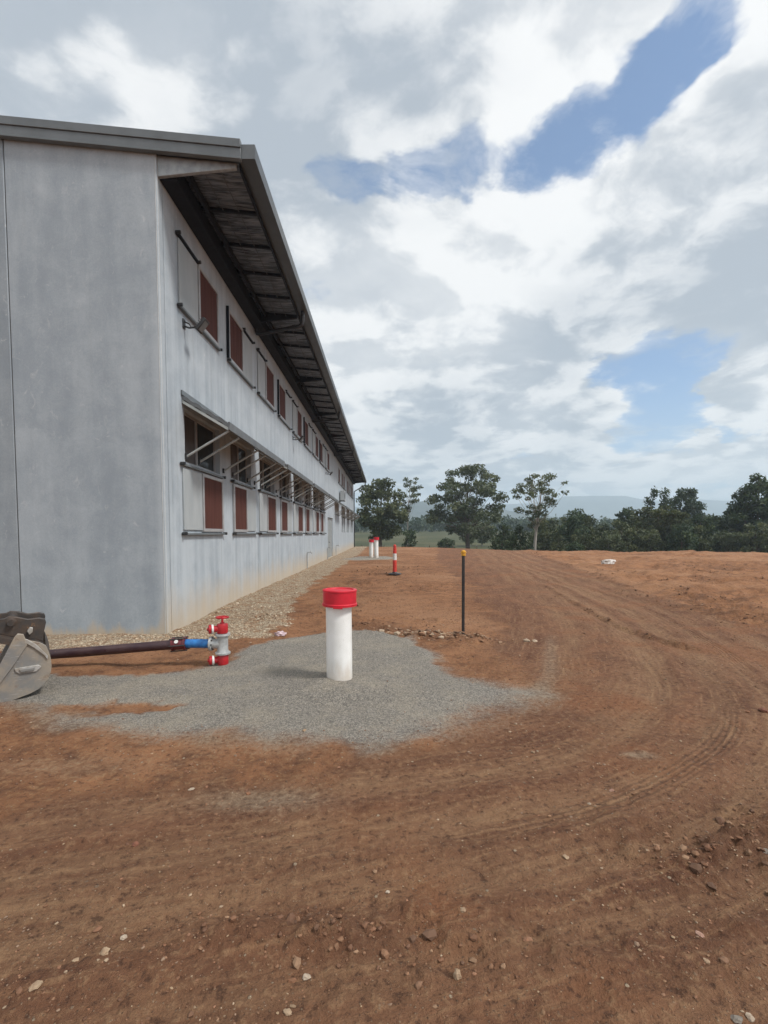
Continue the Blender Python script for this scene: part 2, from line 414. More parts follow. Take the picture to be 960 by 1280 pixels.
# ------------------------------------------------------------------ terrain
def hash2(ix, iy, seed):
    h = (ix.astype(np.int64) * 374761393 + iy.astype(np.int64) * 668265263 + seed * 1442695041) & 0xFFFFFFFF
    h = ((h ^ (h >> 13)) * 1274126177) & 0xFFFFFFFF
    h = ((h ^ (h >> 16)) * 2246822519) & 0xFFFFFFFF
    return ((h ^ (h >> 15)) & 0xFFFFFF) / float(0xFFFFFF)
def vnoise(x, y, seed=0):
    ix, iy = np.floor(x), np.floor(y); fx, fy = x - ix, y - iy
    ux, uy = fx * fx * fx * (fx * (fx * 6 - 15) + 10), fy * fy * fy * (fy * (fy * 6 - 15) + 10)
    a, b = hash2(ix, iy, seed), hash2(ix + 1, iy, seed)
    c, d = hash2(ix, iy + 1, seed), hash2(ix + 1, iy + 1, seed)
    return (a + (b - a) * ux) * (1 - uy) + (c + (d - c) * ux) * uy - 0.5
def fbm(x, y, seed=0, octv=4, gain=0.5):
    t = np.zeros_like(x); a = 1.0; f = 1.0
    for o in range(octv):
        t += a * vnoise(x * f + 17.3 * o, y * f - 9.1 * o, seed + o); a *= gain; f *= 2.03
    return t
def sstep(a, b, v):
    t = np.clip((v - a) / (b - a), 0, 1); return t * t * (3 - 2 * t)
def poly_sdf(x, y, poly):
    """signed distance, negative inside"""
    d = np.full(x.shape, 1e9); inside = np.zeros(x.shape, bool)
    n = len(poly)
    for i in range(n):
        (x0, y0), (x1, y1) = poly[i], poly[(i + 1) % n]
        ex, ey = x1 - x0, y1 - y0
        t = np.clip(((x - x0) * ex + (y - y0) * ey) / (ex * ex + ey * ey), 0, 1)
        d = np.minimum(d, (x - x0 - ex * t) ** 2 + (y - y0 - ey * t) ** 2)
        cond = ((y0 > y) != (y1 > y)) & (x < ex * (y - y0) / (ey if ey else 1e-9) + x0)
        inside ^= cond
    d = np.sqrt(d)
    return np.where(inside, -d, d)
def catmull(pts, per=8):
    out = []
    P = [pts[0]] + list(pts) + [pts[-1]]
    for i in range(1, len(P) - 2):
        for k in range(per):
            t = k / per
            out.append(tuple(0.5 * ((2 * P[i][j]) + (-P[i - 1][j] + P[i + 1][j]) * t + (2 * P[i - 1][j] - 5 * P[i][j] + 4 * P[i + 1][j] - P[i + 2][j]) * t * t
                       + (-P[i - 1][j] + 3 * P[i][j] - 3 * P[i + 1][j] + P[i + 2][j]) * t ** 3) for j in (0, 1)))
    out.append(tuple(pts[-1])); return out
def path_uv(x, y, pts):
    best = np.full(x.shape, 1e9); U = np.zeros(x.shape); V = np.zeros(x.shape); acc = 0.0
    for (x0, y0), (x1, y1) in zip(pts[:-1], pts[1:]):
        ex, ey = x1 - x0, y1 - y0; L = math.hypot(ex, ey)
        if L < 1e-6: continue
        t = np.clip(((x - x0) * ex + (y - y0) * ey) / (L * L), 0, 1)
        dx, dy = x - x0 - ex * t, y - y0 - ey * t
        d = np.sqrt(dx * dx + dy * dy); m = d < best
        sg = np.where(ex * dy - ey * dx >= 0, 1.0, -1.0)
        best = np.where(m, d, best); U = np.where(m, acc + t * L, U); V = np.where(m, d * sg, V); acc += L
    return U, V

ROAD_MID = catmull([(13, 70), (11.2, 54), (9.4, 41), (7.0, 25), (5.75, 14), (5.1, 9.8), (4.4, 7.1), (3.7, 5.2), (3.2, 4.2), (2.5, 3.4), (1.5, 2.75), (0.7, 2.46), (0, 2.25), (-0.83, 2.0), (-1.6, 1.8), (-4, 1.2), (-9, 0.2), (-16, -1.0)], 5)
ROAD_POLY = [(8.0, 70), (6.2, 54), (4.5, 40), (3.1, 28.7), (2.55, 13), (1.95, 7.7), (1.45, 6.2), (1.75, 4.8), (0.95, 4.1), (0.4, 3.5), (-1.0, 3.0), (-3.2, 2.2), (-9, 1.0), (-18, 0.0), (-18, -6), (12, -6), (16, 5.4), (8.5, 6.6), (6.6, 7.8), (6.1, 9.3), (7.2, 14), (9.3, 25), (12.0, 41), (14.0, 56), (15, 70)]
PAD_POLY = catmull([(-3.3, 4.5), (-4.6, 5.0), (-4.3, 5.4), (-3.1, 5.35), (-2.15, 5.6), (-1.85, 6.5), (-1.65, 7.1), (-0.67, 7.80), (0.24, 7.42), (0.62, 6.3), (0.74, 5.4), (1.03, 5.12), (1.55, 4.78), (1.35, 4.62), (0.88, 4.33), (0.52, 3.90), (-0.19, 3.66), (-1.16, 3.76), (-2.4, 3.95), (-2.9, 4.2), (-3.3, 4.5)], 4)[:-1]
PAD_HOLE = [(-3.0, 4.25), (-2.2, 4.22), (-1.85, 4.36), (-1.95, 4.50), (-2.6, 4.52), (-3.1, 4.42)]
PAD2_POLY = [(-2.6, 29.5), (-1.6, 28.5), (0.3, 29.5), (0.9, 31.5), (0.2, 33.5), (-1.8, 33.5)]
STRIP_POLY = [(-30, 6.75), (-4.6, 6.65), (-3.6, 6.75), (-2.6, 6.95), (-1.9, 7.5), (-1.75, 8.5), (-2.1, 10.5), (-2.15, 13), (-2.2, 18), (-2.0, 26), (-1.9, 40), (-2.0, 58), (-3.5, 58), (-30, 58)]
BERM = catmull([(14.6, 60), (12.2, 41), (9.4, 25), (7.25, 14), (6.2, 9.3), (6.7, 7.8), (8.6, 6.7), (16, 5.5)], 5)
SCARP = catmull([(6.0, 22), (5.2, 16), (4.6, 11.8), (4.15, 8.6), (4.2, 7.2), (4.5, 6.2)], 5)
MOUND = [(-0.4, 8.1), (0.3, 7.65), (0.75, 7.2), (1.3, 7.15)]
CREST_X = [-40, 1.7, 7, 14.4, 20, 60, 400]; CREST_Y = [60, 57, 52, 42, 38.5, 38, 38]

def terrain_base(x, y):
    cy = np.interp(x, CREST_X, CREST_Y) + 0.8 * fbm(x * 0.25, y * 0.02, 5, 2)
    drop = sstep(0, 9, y - cy)
    far = sstep(70, 330, y)
    roll = fbm(x / 60.0, y / 60.0, 11, 3) * sstep(90, 220, y)
    z = drop * (-1.15) + far * 4.4 + roll * 1.6
    return z
def terrain(x, y, detail=True):
    z = terrain_base(x, y)
    out = {}
    edge = fbm(x * 1.7, y * 1.7, 31, 4) * 0.34
    edgef = fbm(x * 6.5, y * 6.5, 33, 3) * 0.16
    near = sstep(30, 8, y)
    U, V = path_uv(x, y, ROAD_MID)
    rd = poly_sdf(x, y, ROAD_POLY)
    road = sstep(0.35, -0.35, rd + (edge + edgef) * np.where(y > 8, 1.5, 0.9))
    pdm = poly_sdf(x, y, PAD_POLY)
    fade = 0.16 + 0.30 * sstep(4.9, 4.3, y) + 0.25 * sstep(0.5, 1.2, x)
    pad = sstep(fade, -fade, pdm + edge * 0.55 + edgef * 0.6)
    hole = sstep(0.10, -0.10, poly_sdf(x, y, PAD_HOLE) + edge * 0.5 + edgef)
    pad = pad * (1 - hole * 0.9)
    pad = np.maximum(pad, 0.9 * sstep(0.4, -0.4, poly_sdf(x, y, PAD2_POLY) + edge))
    st = poly_sdf(x, y, STRIP_POLY)
    strip = sstep(0.30, -0.30, st + edge * 1.1 + edgef) * (1 - pad)
    road = road * (1 - pad) * (1 - strip)
    # soft patches of dust / old grey gravel on the dirt
    dust = 0.75 * np.exp(-(((x + 0.72) / 0.46) ** 2 + ((y - 2.82) / 0.17) ** 2))
    dust += 0.40 * np.exp(-(((x + 2.2) / 1.0) ** 2 + ((y - 3.25) / 0.22) ** 2))
    dust += 0.75 * sstep(0.42, 0.0, np.abs(pdm - 0.05)) * sstep(5.5, 4.2, y) * (0.6 + fbm(x * 3, y * 3, 44, 3))
    arc = np.exp(-((V + 1.75 + 0.06 * np.sin(U)) / 0.13) ** 2) * sstep(33, 24, y) * sstep(4.0, 4.9, y) * sstep(9.0, 6.2, y)
    dust += 0.55 * arc
    # wheel tracks along the road: smooth light bands with low ridges
    nv = fbm(U * 0.35, V * 0.8, 51, 3)
    vv = V + nv * 0.30
    bands = np.zeros_like(z); ruts = np.zeros_like(z)
    for c, w_, dep in ((-1.55, .16, .010), (-0.72, .15, .012), (-0.25, .12, .010), (0.22, .13, .012), (0.62, .12, .012), (1.25, .16, .016), (2.0, .16, .014), (2.7, .2, .012)):
        g = np.exp(-((vv - c) / w_) ** 2); sh = np.exp(-((vv - c - w_ * 1.7) / (w_ * 0.55)) ** 2) + np.exp(-((vv - c + w_ * 1.7) / (w_ * 0.55)) ** 2)
        amp = 0.5 + 1.3 * np.clip(fbm(U * 0.22 + c * 3, V * 0, 60, 2) + 0.35, 0, 1)
        bands += g * amp * 0.62; ruts += (-g * dep + sh * dep * 0.7) * amp * 0.6
    roadw = np.clip(road * 1.2, 0, 1)
    for c, w_, st_ in ((-1.1, .34, .55), (-0.05, .26, .75), (1.05, .30, .45), (1.9, .32, .4), (-2.2, .3, .35)):
        bands += np.exp(-((vv - c) / w_) ** 2) * st_ * (0.25 + 1.3 * np.clip(fbm(U * 0.5 + c * 5, V * 2.2, 64, 4) + 0.25, 0, 1))
    tread = (np.exp(-((V + 0.10) / 0.10) ** 4) * sstep(4.6, 3.6, y) * sstep(1.9, 2.5, y) * sstep(0.2, 1.2, x)
             + 0.5 * np.exp(-((V + 0.80) / 0.09) ** 4) * sstep(4.4, 3.2, y) * sstep(0.0, 1.0, x)
             + 0.8 * np.exp(-((V - 0.95) / 0.12) ** 4) * sstep(2.6, 2.2, y) * sstep(-2.2, -0.8, x) * sstep(1.2, 0.4, x)
             + 0.9 * np.exp(-((V - 0.38) / 0.10) ** 4) * sstep(11, 9, y) * sstep(5.0, 6.2, y)) * roadw
    dust += 0.8 * np.exp(-(((x - 1.84) / 0.16) ** 2 + ((y - 3.38) / 0.07) ** 2))
    us, vs_ = path_uv(x, y, SCARP)
    vs2 = vs_ + 0.05 * fbm(us * 1.5, us * 0, 77, 2)
    scarp = sstep(17, 14, y) * sstep(5.9, 6.6, y) * (0.4 + np.clip(fbm(us * 0.9, us * 0, 78, 2) * 2 + .5, 0, 1))
    # loose cloddy zones
    rough = np.exp(-(((x - 2.1) / 0.85) ** 2 + ((y - 2.35) / 0.33) ** 2))
    rough += np.exp(-(((x - 2.3) / 0.9) ** 2 + ((y - 1.6) / 0.4) ** 2)) * 0.6
    rough += np.exp(-(((x - 0.2) / 0.7) ** 2 + ((y - 1.75) / 0.25) ** 2)) * 0.45
    rough += 0.5 * np.exp(-(((x + 0.4) / 0.5) ** 2 + ((y - 1.9) / 0.15) ** 2))
    ub, vb = path_uv(x, y, BERM)
    bermd = vb + 0.4 * fbm(ub * 0.4, ub * 0, 71, 2)
    rough += 0.9 * np.exp(-(bermd / 0.45) ** 2) * (0.5 + fbm(ub * 0.6, vb, 72, 2))
    um, vm = path_uv(x, y, MOUND)
    mound = np.exp(-(vm / 0.34) ** 2)
    rough += mound
    m2 = np.exp(-(((x + 2.15) / 0.5) ** 2 + ((y - 8.9) / 0.4) ** 2))
    rough += m2 * 0.8
    rough += 0.42 * scarp * np.exp(-((vs2 + 0.06) / 0.11) ** 2)
    soilz = sstep(7.6, 8.6, y) * sstep(30, 20, y) * sstep(0.2, 0.8, rd) * sstep(0.1, 0.8, st)
    rough += 0.75 * soilz * np.clip(fbm(x * 1.1, y * 0.7, 75, 4) * 2.2 + 0.15, 0, 1)
    rough = np.clip(rough, 0, 1.2)
    if detail:
        z = z + fbm(x * 0.22, y * 0.22, 3, 3) * 0.05 * (0.3 + near)
        soft = (1 - roadw * 0.75) * (1 - pad * 0.7)
        z = z + fbm(x * 1.3, y * 1.3, 21, 5, 0.55) * 0.035 * soft
        z = z + ruts * roadw * np.where(y > 12, 1.6, 1.0)
        cl = fbm(x * 7, y * 7, 81, 4, 0.6)
        z = z + np.clip(cl, -0.16, 1) * 0.12 * rough
        z = z + fbm(x * 9, y * 9, 85, 3, 0.6) * 0.012 * (0.35 + 0.65 * (1 - pad)) + fbm(x * 30, y * 30, 87, 2) * 0.004
        z = z + 0.06 * np.exp(-(bermd / 0.35) ** 2) * (0.7 + fbm(ub * 0.8, ub * 0, 73, 2)) + 0.055 * mound + 0.05 * m2
        bumpy = sstep(0.0, 0.8, vb) * sstep(60, 30, y)        # orange ground right of the road, slightly built up
        z = z + np.where(y > 6, bumpy, 0) * (0.10 + 0.16 * fbm(x * 0.16, y * 0.16, 91, 3) + 0.22 * fbm(x * 0.7, y * 1.2, 92, 4, 0.6))
        # gravel lies as a low heap round the pipe, with scraped ridges in front
        z = z + scarp * (0.020 * np.exp(-(vs2 / 0.07) ** 2) - 0.020 * np.exp(-((vs2 + 0.13) / 0.07) ** 2))
        padh = sstep(0.15, -0.55, pdm) * 0.025
        rp = np.hypot(x + 0.48, y - 5.11)
        padh = padh + 0.025 * np.exp(-(rp / 0.42) ** 2) + 0.035 * np.exp(-(((x + 0.66) / 0.16) ** 2 + ((y - 4.98) / 0.14) ** 2))
        ridge = np.sin((y - 4.72 + 0.25 * x * 0.3 + 0.10 * fbm(x * 2.5, y * 2.5, 95, 2)) * 2 * math.pi / 0.19)
        padh = padh + 0.022 * ridge * np.exp(-(((x + 0.35) / 0.75) ** 2 + ((y - 4.55) / 0.26) ** 2))
        padh = padh + 0.022 * np.exp(-((pdm + 0.12) / 0.10) ** 2) * sstep(5.2, 6.5, y)
        z = z + padh * pad
        z = z - 0.0 * strip
    grass = sstep(0.5, 3.5, y - np.interp(x, CREST_X, CREST_Y) + fbm(x * 0.8, y * 0.8, 99, 3) * 2.0)
    out.update(U=U, V=V, road=road * (1 - grass), pad=pad, strip=strip, dust=np.clip(dust, 0, 1), rough=rough, tread=tread, grass=grass, bands=np.clip(bands, 0, 1) * roadw)
    return z, out
def tz(x, y):
    z, _ = terrain(np.array([float(x)]), np.array([float(y)])); return float(z[0])

def ground_mat():
    m = bpy.data.materials.new('site_soil_and_gravel'); m.use_nodes = True
    t = NT(m.node_tree); b = t.n['Principled BSDF']
    P = t.pos()
    gr, sr, rd = t.sepc(t.attr('zone'))[:3]
    du, ro, gs = t.sepc(t.attr('zone2'))[:3]
    tr, bd, _ = t.sepc(t.attr('zone3'))[:3]
    uvn = t.new('ShaderNodeUVMap', uv_map='track').outputs[0]
    u, v, _w = t.sep(uvn)[:3]
    nb = t.noise(P, 0.7, 4, 0.55)
    nm = t.noise(P, 3.2, 6, 0.62)
    nf = t.noise(P, 22, 6, 0.68)
    nx = t.noise(P, 95, 4, 0.7)
    nw = t.noise(P, 0.16, 5, 0.6)
    streak = t.noise(t.comb(t.math('MULTIPLY', u, 0.55), t.math('MULTIPLY', v, 3.6), 0.0), 1.0, 6, 0.62)
    streak2 = t.noise(t.comb(t.math('MULTIPLY', u, 1.6), t.math('MULTIPLY', v, 22.0), 3.0), 1.0, 4, 0.6)
    # soil
    s = t.mix(t.smooth(t.math('ADD', t.math('MULTIPLY', nm, 0.6), t.math('MULTIPLY', nb, 0.4)), 0.36, 0.64), (0.185, 0.080, 0.038), (0.345, 0.165, 0.080))
    s = t.mix(t.smooth(nw, 0.47, 0.62, 0, 0.65), s, (0.38, 0.205, 0.112))
    s = t.mix(t.smooth(t.math('ADD', t.math('MULTIPLY', nw, .4), t.math('MULTIPLY', nm, .6)), 0.47, 0.36, 0, 0.6), s, (0.135, 0.070, 0.042))
    s = t.mix(t.smooth(nf, 0.50, 0.66, 0, 0.7), s, (0.35, 0.195, 0.095))
    s = t.mix(t.smooth(nf, 0.46, 0.34, 0, 0.75), s, (0.105, 0.048, 0.027))
    # compacted road
    rv = t.math('ADD', t.math('MULTIPLY', streak, 0.40), t.math('ADD', t.math('MULTIPLY', nb, 0.28), t.math('MULTIPLY', nm, 0.36)))
    r = t.mix(t.smooth(rv, 0.40, 0.66), (0.138, 0.058, 0.031), (0.245, 0.117, 0.062))
    r = t.mix(t.smooth(streak2, 0.52, 0.72, 0, 0.58), r, (0.36, 0.205, 0.108))
    r = t.mix(t.math('MULTIPLY', bd, t.smooth(streak2, 0.3, 0.6, 0.2, 0.62)), r, (0.34, 0.205, 0.112))
    r = t.mix(t.smooth(nb, 0.52, 0.66, 0, 0.6), r, (0.245, 0.098, 0.043))
    r = t.mix(t.smooth(nf, 0.51, 0.68, 0, 0.55), r, (0.37, 0.222, 0.120))
    r = t.mix(t.smooth(nf, 0.46, 0.34, 0, 0.7), r, (0.066, 0.031, 0.019))
    edge_n = t.math('MULTIPLY', t.math('SUBTRACT', t.math('ADD', t.math('MULTIPLY', nf, 0.6), t.math('MULTIPLY', nx, 0.5)), 0.55), 0.9)
    rmask = t.smooth(t.math('ADD', rd, edge_n), 0.15, 0.85)
    c = t.mix(rmask, s, r)
    # dust
    c = t.mix(t.smooth(t.math('ADD', du, t.math('MULTIPLY', edge_n, 0.9)), 0.10, 0.95, 0, 0.8), c, t.mix(t.smooth(nf, .35, .65), (0.19, 0.135, 0.092), (0.37, 0.28, 0.19)))
    # loose rough earth is darker, damper
    c = t.mix(t.smooth(t.math('ADD', ro, edge_n), 0.35, 1.0, 0, 0.5), c, t.mix(nf, (0.075, 0.040, 0.026), (0.200, 0.100, 0.058)))
    # crushed rock
    vc = t.voro(P, 46, 'Color'); vd = t.voro(P, 46, 'Distance')
    c1, c2, _c3 = t.sepc(vc)[:3]
    rock = t.mix(t.smooth(c1, 0.1, 0.9), (0.31, 0.225, 0.145), (0.62, 0.52, 0.38))
    rock = t.mix(t.smooth(nm, 0.47, 0.62, 0, 0.75), rock, (0.36, 0.205, 0.11))
    rock = t.mix(t.smooth(vd, 0.42, 0.62, 0, 0.6), rock, (0.16, 0.105, 0.068))
    c = t.mix(t.smooth(t.math('ADD', sr, edge_n), 0.30, 0.75), c, rock)
    # grey fine gravel
    vg = t.voro(P, 105, 'Color'); vgd = t.voro(P, 105, 'Distance')
    g1 = t.sepc(vg)[0]
    grav = t.mix(t.smooth(t.math('ADD', t.math('MULTIPLY', g1, 0.55), t.math('MULTIPLY', nf, 0.5)), 0.22, 0.85), (0.185, 0.170, 0.148), (0.46, 0.415, 0.35))
    grav = t.mix(t.smooth(t.math('ADD', t.math('MULTIPLY', nb, 0.5), t.math('MULTIPLY', nm, 0.5)), 0.44, 0.62, 0, 0.55), grav, (0.45, 0.39, 0.30))
    grav = t.mix(t.smooth(vgd, 0.45, 0.65, 0, 0.5), grav, (0.11, 0.102, 0.094))
    c = t.mix(t.smooth(t.math('ADD', gr, t.math('MULTIPLY', edge_n, 1.3)), 0.12, 0.80), c, grav)
    # sprinkled pebbles on bare soil
    pe = t.voro(P, 30, 'Color'); ped = t.voro(P, 30, 'Distance')
    p1, p2, p3 = t.sepc(pe)[:3]
    pm = t.math('MULTIPLY', t.smooth(p1, 0.90, 0.93), t.smooth(ped, t.math('MULTIPLY', p2, 0.34), t.math('MULTIPLY', p2, 0.22)))
    c = t.mix(t.math('MULTIPLY', pm, t.math('SUBTRACT', 1.0, gr)), c, t.mix(p3, (0.22, 0.145, 0.095), (0.46, 0.36, 0.25)))
    pe2 = t.voro(P, 75, 'Color'); ped2 = t.voro(P, 75, 'Distance')
    q1, q2, q3 = t.sepc(pe2)[:3]
    pm2 = t.math('MULTIPLY', t.smooth(q1, 0.80, 0.86), t.smooth(ped2, 0.36, 0.22))
    c = t.mix(t.math('MULTIPLY', pm2, t.math('SUBTRACT', 0.75, gr)), c, t.mix(q3, (0.085, 0.045, 0.030), (0.40, 0.28, 0.18)))
    # pasture
    ga = t.noise(P, 0.05, 5, 0.6); gb = t.noise(P, 0.9, 4, 0.7)
    gcol = t.mix(t.smooth(ga, 0.35, 0.65), (0.044, 0.055, 0.022), (0.092, 0.090, 0.045))
    gcol = t.mix(t.smooth(gb, 0.4, 0.7, 0, 0.5), gcol, (0.062, 0.068, 0.034))
    c = t.mix(gs, c, gcol)
    t.put(b.inputs['Base Color'], c)
    t.put(b.inputs['Roughness'], 0.92)
    b.inputs['Specular IOR Level'].default_value = 0.25
    # relief: grains, clods, streaks, tyre tread
    h = t.math('ADD', t.math('MULTIPLY', nf, 0.050), t.math('MULTIPLY', nx, 0.014))
    h = t.math('ADD', h, t.math('MULTIPLY', t.math('MULTIPLY', streak2, rmask), 0.008))
    h = t.math('ADD', h, t.math('ADD', t.math('MULTIPLY', pm, 0.008), t.math('MULTIPLY', pm2, 0.004)))
    h = t.math('SUBTRACT', h, t.math('MULTIPLY', t.math('MULTIPLY', vd, sr), 0.016))
    h = t.math('SUBTRACT', h, t.math('MULTIPLY', t.math('MULTIPLY', vgd, gr), 0.007))
    tl = t.math('SINE', t.math('ADD', t.math('MULTIPLY', v, 2 * math.pi / 0.042), t.math('MULTIPLY', nm, 1.5)))
    tb = t.math('SINE', t.math('ADD', t.math('MULTIPLY', u, 2 * math.pi / 0.07), t.math('MULTIPLY', v, 40.0)))
    h = t.math('ADD', h, t.math('MULTIPLY', tr, t.math('ADD', t.math('MULTIPLY', tl, 0.0065), t.math('MULTIPLY', tb, 0.0025))))
    t.put(b.inputs['Normal'], t.bump(h, 1.0, 1.0))
    return m
M['ground'] = ground_mat()

def make_ground():
    ny, nx = 800, 640
    d = 1.6 * (72.0 / 1.6) ** (np.linspace(0, 1, ny))          # from just behind the camera to the far edge of the site
    Yr = d - 1.6 + (-0.6)
    s = np.linspace(-1, 1, nx)
    half = 0.95 * (Yr + 0.6) + 3.0
    Xg = s[None, :] * half[:, None] + np.interp(Yr, [0, 10, 70], [0.2, 1.5, 8])[:, None]
    Yg = np.repeat(Yr[:, None], nx, 1)
    x, y = Xg.ravel(), Yg.ravel()
    z, a = terrain(x, y)
    co = np.stack([x, y, z], 1).astype(np.float32)
    idx = np.arange(ny * nx).reshape(ny, nx)
    F = np.stack([idx[:-1, :-1], idx[:-1, 1:], idx[1:, 1:], idx[1:, :-1]], -1).reshape(-1, 4)
    # smooth normals of the whole sheet
    e1 = co[F[:, 2]] - co[F[:, 0]]; e2 = co[F[:, 3]] - co[F[:, 1]]
    fn = np.cross(e1, e2); vn = np.zeros_like(co)
    for k in range(4): np.add.at(vn, F[:, k], fn)
    vn /= np.linalg.norm(vn, axis=1, keepdims=True) + 1e-12
    fm = lambda q: q[F].mean(1)
    pad, strip, road, grass = fm(a['pad']), fm(a['strip']), fm(a['road']), fm(a['grass'])
    zone = np.zeros(len(F), int)
    zone[road > 0.5] = 1; zone[strip > 0.5] = 2; zone[pad > 0.5] = 3; zone[grass > 0.5] = 4
    names = ['bare_ground', 'dirt_road', 'crushed_rock_path', 'gravel_pad', 'grass_verge']
    for k, nm in enumerate(names):
        f = F[zone == k]
        if not len(f): continue
        used, inv = np.unique(f, return_inverse=True)
        grid_object(nm, co[used], inv.reshape(-1, 4), {q: v[used] for q, v in a.items()}, vn[used])
    return

def grid_object(name, co, f, a, vn=None):
    me = bpy.data.meshes.new(name)
    me.vertices.add(len(co)); me.vertices.foreach_set('co', co.astype(np.float32).ravel())
    me.loops.add(f.size); me.loops.foreach_set('vertex_index', f.astype(np.int32).ravel())
    me.polygons.add(len(f)); me.polygons.foreach_set('loop_start', np.arange(0, f.size, 4, dtype=np.int32))
    me.update(calc_edges=True)
    def colattr(nm, r, g, b_):
        at = me.attributes.new(nm, 'FLOAT_COLOR', 'POINT')
        at.data.foreach_set('color', np.stack([r, g, b_, np.ones_like(r)], 1).astype(np.float32).ravel())
    colattr('zone', a['pad'], a['strip'], a['road'])
    colattr('zone2', a['dust'], a['rough'], a['grass'])
    colattr('zone3', a['tread'], a['bands'], a['grass'] * 0)
    uv = me.uv_layers.new(name='track')
    uvv = np.stack([a['U'], a['V']], 1)[f.ravel()]
    uv.data.foreach_set('uv', uvv.astype(np.float32).ravel())
    me.shade_smooth()
    if vn is not None: me.normals_split_custom_set_from_vertices(vn.tolist())
    me.materials.append(M['ground'])
    o = link(name, me)
    tag(o, kind='structure')
    return o
make_ground()

def make_field():
    def axis(lo, hi, fine0, fine1, step, grow):
        v = list(np.arange(fine0, fine1, step)); s_ = step; q = fine1
        while q < hi: v.append(q); s_ *= grow; q += s_
        v.append(hi); s_ = step; q = fine0 - step; L = []
        while q > lo: L.append(q); s_ *= grow; q -= s_
        L.append(lo); return np.array(sorted(set(L + v)))
    xs = axis(-2600, 2800, -30, 110, 2.5, 1.12); ys = axis(-240, 3100, -10, 120, 2.5, 1.10)
    Xg, Yg = np.meshgrid(xs, ys)
    x, y = Xg.ravel(), Yg.ravel()
    z, a = terrain(x, y, False)
    # tuck this coarse sheet under the finely modelled site in front of the camera
    half = 0.95 * (y + 0.6) + 3.0
    ins = np.minimum(half - np.abs(x - np.interp(y, [0, 10, 70], [0.2, 1.5, 8])), np.minimum(y + 0.6, 69.8 - y))
    z = z - 0.03 - 0.9 * sstep(0.5, 6, ins)
    idx = np.arange(len(ys) * len(xs)).reshape(len(ys), len(xs))
    F = np.stack([idx[:-1, :-1], idx[:-1, 1:], idx[1:, 1:], idx[1:, :-1]], -1).reshape(-1, 4)
    a['strip'] *= 0
    grid_object('grass_field', np.stack([x, y, z], 1), F, a)
make_field()

def make_hills():
    m = bpy.data.materials.new('wooded_hill'); m.use_nodes = True
    t = NT(m.node_tree); b = t.n['Principled BSDF']; P = t.pos()
    c = t.mix(t.smooth(t.noise(P, 0.012, 6, 0.65), 0.38, 0.62), (0.034, 0.050, 0.046), (0.075, 0.092, 0.082))  # bluish shift in the green stands in for part of the haze
    t.put(b.inputs['Base Color'], c); b.inputs['Roughness'].default_value = 0.95
    t.put(b.inputs['Normal'], t.bump(t.noise(P, 0.05, 5, 0.7), 0.7, 8.0))
    def ridge(name, Y0, depth, x0, x1, prof, seed, rough):
        nx, ny = 260, 36
        xs = np.linspace(x0, x1, nx); ts = np.linspace(0, 1, ny)
        Xg, T = np.meshgrid(xs, ts)
        top = np.interp(Xg, [p[0] for p in prof], [p[1] for p in prof])
        n = fbm(Xg / (depth * 0.35), T * 3, seed, 5)
        shape = np.where(T < 0.55, sstep(0, 0.55, T), 1 - 0.9 * sstep(0.55, 1, T)) ** 0.8
        Z = -12 + shape * (top + 12) * (1 + rough * n)
        Yg = Y0 + T * depth + 60 * fbm(Xg / 300, T, seed + 3, 2)
        co = np.stack([Xg.ravel(), Yg.ravel(), Z.ravel()], 1)
        idx = np.arange(nx * ny).reshape(ny, nx)
        F = np.stack([idx[:-1, :-1], idx[:-1, 1:], idx[1:, 1:], idx[1:, :-1]], -1).reshape(-1, 4)
        me = bpy.data.meshes.new(name); me.from_pydata(co.tolist(), [], F.tolist()); me.shade_smooth(); me.materials.append(m)
        tag(link(name, me), kind='structure')
    ridge('wooded_hill', 900, 600, -900, 1300, [(-900, 30), (-200, 34), (-60, 48), (60, 72), (130, 84), (190, 84), (260, 74), (330, 56), (420, 44), (560, 38), (700, 34), (1300, 34)], 201, 0.10)
    ridge('distant_range', 2300, 700, -1600, 2800, [(-1600, 120), (-300, 150), (300, 150), (700, 165), (930, 180), (1000, 207), (1180, 213), (1330, 208), (1420, 185), (1560, 178), (1750, 185), (2000, 175), (2800, 150)], 301, 0.035)
make_hills()

# ------------------------------------------------------------------ building
WX = -3.52            # outer face of the long wall
CY = 7.72             # front face of the gable wall
EY = 56.0             # far end
BAYS = [8.37 + 5.13 * k for k in range(4)]
bld = thing('accommodation_building', 'long two storey grey concrete building with deep eave and red brown window screens', 'building', (0, 0, 0))

